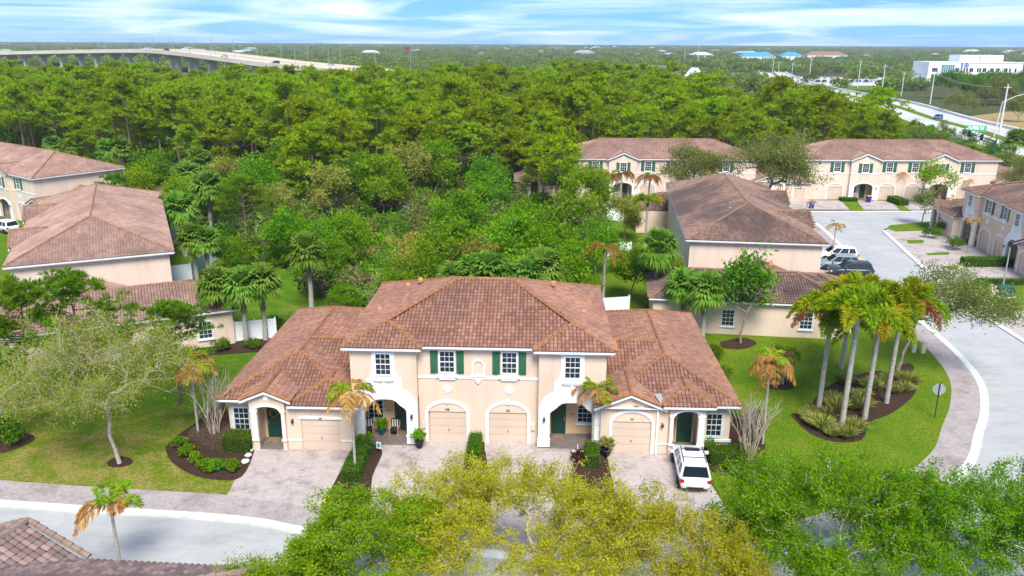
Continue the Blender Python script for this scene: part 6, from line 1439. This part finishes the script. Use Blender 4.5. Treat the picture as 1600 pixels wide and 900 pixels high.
o = empty('trellis', (*G(902,718), 0), 0, 'white cross-shaped trellis in the bed before the right porch', 'trellis'); MB().box(-.02,.02,-.02,.02,0,1.0).build('upright', M_['vinyl'], o); MB().box(-.35,.35,-.015,.015,.55,.59).build('crossbar', M_['vinyl'], o)
def stone(loc, s, label): 
    rng = np.random.default_rng(int(s*100)); bm = bmesh.new(); bmesh.ops.create_icosphere(bm, subdivisions=2, radius=s); 
    for v in bm.verts: v.co *= 1+rng.normal(0,.07); v.co.z *= .5
    me = bpy.data.meshes.new('stone'); bm.to_mesh(me); bm.free(); me.materials.append(M_['concrete']); return tag(link('stone', me, None, (*loc, s*.2)), label, 'stone', 'pale stones in the left bed')
stone(G(388,712), .22, 'pale stone at the driveway edge of the left bed, upper'); stone(G(383,722), .26, 'pale stone at the driveway edge of the left bed, lower'); stone(G(392,704), .17, 'small pale stone beside the left porch pier')
# ------------------------------------------------------------------ highway, far buildings, bridge
M_['pale_road'] = simple('highway_concrete', (.52,.50,.47), .9, .12, .06, spec=.2)
struct('highway', MB().band(offset(HW, 11), offset(HW, -11), -.08), M_['pale_road'])
struct('median', MB().band(offset(HW, 1.6), offset(HW, -1.6), -.07, .08), M_['lawn'])
struct('verge', MB().band(offset(HW, 15), offset(HW, 11.02), -.085), M_['lawn'])
struct('kerb', MB().band(offset(HW, -11.0), offset(HW, -12.2), -.10, .7), M_['concrete'])
struct('car_park', MB().sheet([G(1180,133), G(1440,134), G(1455,122), G(1190,119)], -.075), M_['pale_road'])
struct('verge', MB().sheet([G(1215,140), G(1420,140), G(1430,133.5), G(1205,132.5)], -.078), M_['lawn'])
struct('car_park', MB().sheet([G(1190,200), G(1330,205), G(1300,182), G(1195,180)], -.075), M_['pale_road'])
rng = np.random.default_rng(5); kinds = ['white', 'silver', 'dark', 'red', 'blue']
for i in range(46):
    u_ = 1196 + (i % 23)*10.3 + rng.uniform(-2, 2); v_ = 123.5 if i < 23 else 128.5
    put_car(kinds[int(rng.choice(5, p=[.36,.24,.2,.1,.1]))], G(u_, v_), R(90*(i % 2)*0+8), 'car in the long far car park before the white building', 'cars in the far car park', -.07)
for i, (u_, v_, k, lb) in enumerate([(1218,137,'white','white car on the far highway approach, left'), (1228,131,'dark','dark car on the far highway approach'), (1308,152,'white','white car between pines at the junction'), (1465,186,'blue','blue and white car leaving the dry field beside the highway'), (1232,186,'silver','silver car on the lot behind the pines, front'), (1250,192,'silver','silver car behind the row house among the pines'), (1205,190,'white','white car on the lot behind the pines, left'), (1395,139,'silver','silver car at the petrol station edge'), (1375,137,'white','white car by the far verge'), (1420,137,'dark','dark car by the far verge')]):
    put_car(k, G(u_, v_), R(40+i*30), lb, 'cars on the highway', -.06)
M_['bwhite'] = simple('white_render', (.80,.81,.83), .7, .03, .2); M_['bblue'] = simple('sign_blue', (.02,.09,.35), .5, .05); M_['atrium'] = simple('atrium_glass', (.10,.24,.24), .15, .3, .4)
def clinic():
    x0, z0 = AT(1449,118,560); x1, _ = AT(1590,118,560); w_ = x1-x0
    o = empty('office_building', (x0, 560, 0), R(-4), 'white three-storey office building with penthouse and blue stripe at upper right', 'building')
    MB().box(0, w_, 0, 26, 0, 13.2).build('wall', M_['bwhite'], o); MB().box(w_*.36, w_*.82, 5, 22, 13.2, 17.6).build('penthouse', M_['bwhite'], o)
    MB().box(w_*.565, w_*.578, 4.8, 4.99, 13.2, 17.6).build('joint', M_['gray'], o)
    MB().box(-.3, w_+.3, -.3, .0, 12.7, 13.4).build('parapet', M_['bwhite'], o)
    a = MB().box(w_*.14, w_*.275, -.25, -.01, 3.2, 11.4).build('atrium', M_['atrium'], o)
    for i in range(1, 6): MB().box(w_*(.14+.0225*i)-.1, w_*(.14+.0225*i)+.1, -.32, -.251, 3.2, 11.4).build('mullion', M_['bwhite'], a)
    MB().box(w_*.345, w_*.36, -.2, -.01, 1, 13.1).build('stripe', M_['bblue'], o)
    for f_ in (.05,.07,.09,.30,.32,.385,.415,.45,.47,.53,.555,.59,.61,.67,.69,.73,.75,.815,.835,.87,.93):
        for zz in (6.8, 2.6): MB().box(w_*f_-.55, w_*f_+.55, -.06, -.01, zz, zz+2.5).build('window', M_['glass'], o)
    lg = MB(); n = 20
    for i in range(n):
        q0, q1 = 2*math.pi*i/n, 2*math.pi*(i+1)/n; lg.prism([(1.5*math.cos(q0),1.5*math.sin(q0)),(1.5*math.cos(q1),1.5*math.sin(q1)),(1.05*math.cos(q1),1.05*math.sin(q1)),(1.05*math.cos(q0),1.05*math.sin(q0))], -.1, 0)
    lg.box(-.2,.2,-.1,0,-1,1).box(-1,1,-.1,-.001,-.2,.2); lg.build('emblem', M_['bblue'], o, FM(w_*.40, -.05, 11.0)); 
    MB().box(w_*.07, w_*.12, -12, -.4, 0, 3.6).build('canopy', M_['bwhite'], o)
clinic()
for i in range(12):
    x, _ = AT(rng.uniform(1465, 1600), 125, 505); tree_thing('broadleaf_tree', tm if i % 2 else tm2, cm if i % 2 else cm2, (x, 505 + rng.uniform(-15, 20)), i, rng.uniform(.7, 1.05), 'tree standing before the white three-storey office building', 'tree', 'trees before the white office building')
# bridge: twin decks on hammerhead piers
M_['deck'] = simple('bridge_concrete', (.62,.545,.44), .9, .08, .05, spec=.2)
o = empty('bridge', (0, 0, 0), 0, 'long curving concrete bridge with twin decks beyond the wood at upper left', 'bridge')
path = BRP; xy = [p[:2] for p in path]
for nm, off0, off1 in (('near_deck', 0, 13), ('far_deck', 16, 29)):
    A, B2 = offset(xy, -off0), offset(xy, -off1); A, B2 = (A, B2) if A[5][1] < B2[5][1] else (offset(xy, off0), offset(xy, off1))
    V = []; F = []; n = len(path)
    for i in range(n):
        z = path[i][2]-1.0; a, b2 = np.array(A[i]), np.array(B2[i]); d = (b2-a)/np.linalg.norm(b2-a)
        for (t_, zz) in ((0,1.0),(.4,1.0),(.4,.02),(12.6,.02),(12.6,1.0),(13,1.0),(13,-1.5),(10,-2.4),(3,-2.4),(0,-1.5)): q = a + d*t_; V.append((q[0], q[1], z+zz))
    k = 10
    for i in range(n-1):
        for j in range(k): F.append((i*k+j, i*k+(j+1)%k, (i+1)*k+(j+1)%k, (i+1)*k+j))
    MB().add(V, F).build('deck', M_['deck'], o)
    for i in range(1, n-5, 2):
        a, b2 = np.array(A[i]), np.array(B2[i]); c = (a+b2)/2; z = path[i][2]-3.0; ang = math.atan2((b2-a)[1], (b2-a)[0])
        MB().prism([(-5.5,z),(5.5,z),(5.5,z-1.2),(1.6,z-2.8),(1.6,-1),(-1.6,-1),(-1.6,z-2.8),(-5.5,z-1.2)], -1, 1).build('pier', M_['deck'], o, FM(c[0], c[1], 0, ang))
    for i in range(2, n-3, 2):
        a = np.array(A[i] if nm == 'near_deck' else B2[i]); z = path[i][2]
        MB().tube([(a[0],a[1],z-.2),(a[0],a[1],z+9)], .13, 4).build('lamp_post', M_['gray'], o)
for i, (k_, off, kind, lb) in enumerate([(24,8,'dark','dark car on the bridge nearest the wood'), (20,8,'silver','silver car in the middle of the bridge descent'), (17,22,'white','white car on the far bridge deck'), (14,8,'dark','dark car near the top of the bridge'), (11,22,'white','white car at the crest of the bridge'), (26,22,'silver','silver car low on the far bridge deck')]):
    q = offset(xy, -off) if offset(xy, -5)[5][1] > xy[5][1] else offset(xy, off); put_car(kind, q[k_], R(120), lb, 'cars on the bridge', path[k_][2]-.95)
# poles and wires
M_['polec'] = simple('concrete_pole', (.62,.60,.56), .9, .08)
tops = []
for i, (u_, v_, top, r, lb) in enumerate([(1562,206,132,.32,'tall concrete utility pole at the right edge by the highway'), (1453,163,112,.26,'concrete utility pole right of the pines'), (1376,155,100,.26,'concrete utility pole above the junction, right'), (1340,137,94,.28,'concrete utility pole above the junction, middle'), (1408,150,112,.22,'thin concrete utility pole beside the car park'), (1264,127,90,.28,'tall concrete utility pole at the left end of the car park'), (1236,128,98,.2,'concrete pole left of the tall pole'), (1215,124,96,.2,'concrete pole at the far left of the junction'), (1206,122,94,.2,'slim pole beside the far left junction pole'), (1090,106,66,.35,'tall white mast above the wood'), (1069,100,68,.3,'white mast left of the tallest one')]):
    x, y = G(u_, v_); h = AT(u_, top, y)[1]; o = empty('utility_pole', (x, y, 0), 0, lb, 'pole', 'utility poles'); MB().tube([(0,0,0),(0,0,h)], [r, r*.6], 7).build('pole', M_['polec'], o)
    if i < 9: MB().box(-1.1, 1.1, -.06, .06, h-.9, h-.75).build('cross_arm', M_['polec'], o)
    tops.append((x, y, h-.7))
for a, b2 in ((0,1), (1,2), (2,3), (3,5), (5,7)):
    p0, p1 = Vector(tops[a]), Vector(tops[b2]); mb = MB()
    for dx in (-1.0, 0, 1.0): mb.tube([p0.lerp(p1, t_) + Vector((dx, 0, -6*t_*(1-t_))) for t_ in np.linspace(0, 1, 9)], .035, 3, False)
    tag(mb.build('power_line', M_['gray']), ('power line at the right edge by the highway', 'power line right of the pines', 'power line above the junction', 'power line over the far car park', 'power line at the far left of the junction')[(0,1,2,3,5).index(a)], 'wire', 'power lines', 'stuff')
x, y = G(1553,214); h = AT(1556,160,y)[1]; o = empty('street_lamp', (x, y, 0), 0, 'tall highway lamp with long arm beside the green sign', 'lamp'); MB().tube([(0,0,0),(.6,0,h)], [.16,.1], 7).build('pole', M_['polec'], o); MB().tube([(.6,0,h),(4.5,1,h+1.6),(7,1.6,h+2.1)], .09, 5).build('arm', M_['polec'], o); MB().box(6.6,7.8,1.4,1.8,h+2.0,h+2.2).build('lamp_head', M_['gray'], o)
M_['signgreen'] = simple('highway_sign_green', (.0,.32,.15), .5, .05, 1); M_['mastteal'] = simple('mast_teal', (.01,.12,.13), .5, .1)
sx, sy = G(1522,216); zt = AT(1522,196,sy)[1]; zb = AT(1522,204.5,sy)[1]; hw_ = (AT(1538,200,sy)[0]-AT(1507,200,sy)[0])/2
o = empty('highway_sign', (sx, sy, 0), R(-6), 'large green highway guide sign with white lettering at right', 'sign'); MB().box(-hw_,hw_,-.06,0,zb,zt).build('panel', M_['signgreen'], o); MB().box(-hw_-.05,hw_+.05,-.04,-.001,zb-.06,zb-.001).box(-hw_-.05,hw_+.05,-.04,-.001,zt+.001,zt+.06).build('border', M_['bwhite'], o)
for row, spans in ((.72, ((-.72,-.5),(-.4,.22),(.34,.52),(.62,.8))), (.38, ((-.9,-.68),(-.56,-.3),(-.2,.3),(.44,.8)))):
    for a, b2 in spans: MB().box(a*hw_, b2*hw_, -.075, -.061, zb+(zt-zb)*row-.16, zb+(zt-zb)*row+.16).build('lettering', M_['bwhite'], o)
for a in (-.7, .5): MB().tube([(a*hw_,.05,0),(a*hw_,.05,zb)], .07, 5).build('post', M_['gray'], o)
mx_, my = G(1549,262); hm = AT(1549,220,my)[1]; o = empty('traffic_signal', (mx_, my, 0), 0, 'teal traffic signal mast with two black signal heads by the highway', 'traffic light'); MB().tube([(0,0,0),(0,0,hm+.4)], [.22,.16], 8).build('pole', M_['mastteal'], o)
ax_, az_ = AT(1508,207,my+9); MB().tube([(0,0,hm-.1),(ax_-mx_,9,az_)], [.13,.08], 6).build('arm', M_['mastteal'], o)
for f_ in (.45, .85): px_, pz_ = (ax_-mx_)*f_, hm-.1+(az_-hm+.1)*f_; MB().box(px_-.25,px_+.25,9*f_-.2,9*f_+.2,pz_-.6,pz_+.6).build('signal_head', M_['iron'], o)
# far houses and sheds among the trees
def far_house(mats, w_, d_, h):
    o = empty('far_house'); MB().box(-w_/2,w_/2,-d_/2,d_/2,0,h).build('wall', mats[0], o); r = MB(); q = min(w_,d_)/2
    r.add([(-w_/2-.5,-d_/2-.5,h),(w_/2+.5,-d_/2-.5,h),(w_/2+.5,d_/2+.5,h),(-w_/2-.5,d_/2+.5,h),(-w_/2+q,0,h+q*.5),(w_/2-q,0,h+q*.5)], [(0,1,5,4),(1,2,5),(2,3,4,5),(3,0,4),(0,3,2,1)]); r.build('roof', mats[1], o)
    for i in range(4): MB().box(-w_*.4+i*w_*.25, -w_*.4+i*w_*.25+1.4, -d_/2-.05, -d_/2-.001, 1, h-1).build('window', M_['glass'], o)
    return o
M_['farwall'] = simple('far_pale_wall', (.46,.47,.48), .8, .1, .05); M_['farroof'] = simple('far_grey_roof', (.30,.29,.29), .8, .15, .05)
HS = [far_house((M_['farwall'], M_['farroof']), 26, 16, 5), far_house((M_['wall2'], M_['tile_pink']), 20, 14, 5), far_house((M_['farwall'], M_['gray']), 34, 18, 5), far_house((M_['farwall'], M_['farwall']), 40, 20, 5)]
rng = np.random.default_rng(15); used = [False]*4
for i in range(120):
    y = 1250 + 2900*rng.random(); x = rng.uniform(-.66, .68)*y; k = int(rng.integers(0, 4)); q = HS[k] if not used[k] else copy_tree(HS[k]); used[k] = True
    q.location = (x, y, 3.0); q.rotation_euler = (0, 0, rng.uniform(-.6, .6)); s = rng.uniform(.5, 1.15); q.scale = (s, s, s); tag(q, 'pale low building far off among the trees under the horizon', 'building', 'far buildings under the horizon')
def gabled(loc, rz, label, W_=22, D_=12, h=6, rh=4.5, roof='slate'):
    o = empty('house', (*loc, 0), rz, label, 'house'); MB().prism([(-W_/2,0),(W_/2,0),(W_/2,h),(-W_/2,h)], -D_/2, D_/2).build('wall', M_['bwhite'], o)
    MB().add([(-W_/2-.5,-D_/2-.5,h),(W_/2+.5,-D_/2-.5,h),(W_/2+.5,D_/2+.5,h),(-W_/2-.5,D_/2+.5,h),(-W_/2-.5,0,h+rh),(W_/2+.5,0,h+rh)], [(0,1,5,4),(2,3,4,5),(1,2,5),(3,0,4)]).build('roof', M_[roof], o)
    for gx in (-W_*.28, W_*.25):
        MB().prism([(gx-3.2,0),(gx+3.2,0),(gx+3.2,h),(gx,h+rh*.72),(gx-3.2,h)], -D_/2-2.2, -D_/2+2).build('gable', M_['bwhite'], o)
        for zz in (1, 3.9): MB().box(gx-1.1,gx+1.1,-D_/2-2.28,-D_/2-2.201,zz,zz+1.6).build('window', M_['glass'], o)
    return o
M_['slate'] = simple('slate_roof', (.13,.11,.105), .8, .15, .3)
x, _ = AT(1022,95,430); gabled((x, 430), R(-8), 'white house with dark slate roof and gables rising above the wood', 26, 13, 8, 5.5)
x, _ = AT(1086,100,420); o = empty('chapel', (x, 420, 0), R(10), 'white steep-roofed building below the tall mast', 'building'); MB().box(-5,5,-4,4,0,6).build('wall', M_['bwhite'], o); MB().prism([(-5.5,6),(5.5,6),(0,12.5)], -4.4, 4.4).build('roof', M_['bwhite'], o)
x, y = G(641,108); z = AT(641,72,520)[1]; x, _ = AT(641,80,520); o = empty('flagpole', (x, 520, 0), 0, 'flagpole with a faded red and blue flag above the wood near the horizon', 'flagpole'); MB().tube([(0,0,0),(0,0,z)], [.25,.12], 6).build('pole', M_['gray'], o); MB().box(-3.6,-.1,-.05,.05,z-2.4,z-.3).build('flag', M_['lampred'], o); MB().box(-1.6,-.1,-.08,-.051,z-1.3,z-.3).build('canton', M_['bblue'], o)
M_['blueroof'] = simple('blue_metal_roof', (.05,.30,.55), .5, .1, .1)
for (u_, v_, Y, W_, mt, lb) in [(1183,80,1100,44,'blueroof','low building with bright blue roof right of the masts'), (1236,80,1150,30,'blueroof','small blue roofed building farther right'), (1290,79,1250,60,'cap2','long tan roofed building under the horizon at right')]:
    x, _ = AT(u_, v_, Y); q = far_house((M_['bwhite'], M_[mt]), W_, 20, 6); q.location = (x, Y, 3); tag(q, lb, 'building')
# ------------------------------------------------------------------ air
def haze():
    mb = MB().box(-4200, 4200, -60, 4600, -1.5, 60); o = mb.build('haze', M_['haze']); return tag(o, kind='stuff')
m = bpy.data.materials.new('haze_air'); m.use_nodes = True; t = m.node_tree; t.nodes.clear(); pv = N(t, 'ShaderNodeVolumePrincipled'); mo = N(t, 'ShaderNodeOutputMaterial')
pv.inputs['Color'].default_value = (.80, .90, 1.0, 1); pv.inputs['Density'].default_value = .00015; pv.inputs['Anisotropy'].default_value = .2; t.links.new(pv.outputs[0], mo.inputs['Volume']); M_['haze'] = m
haze()
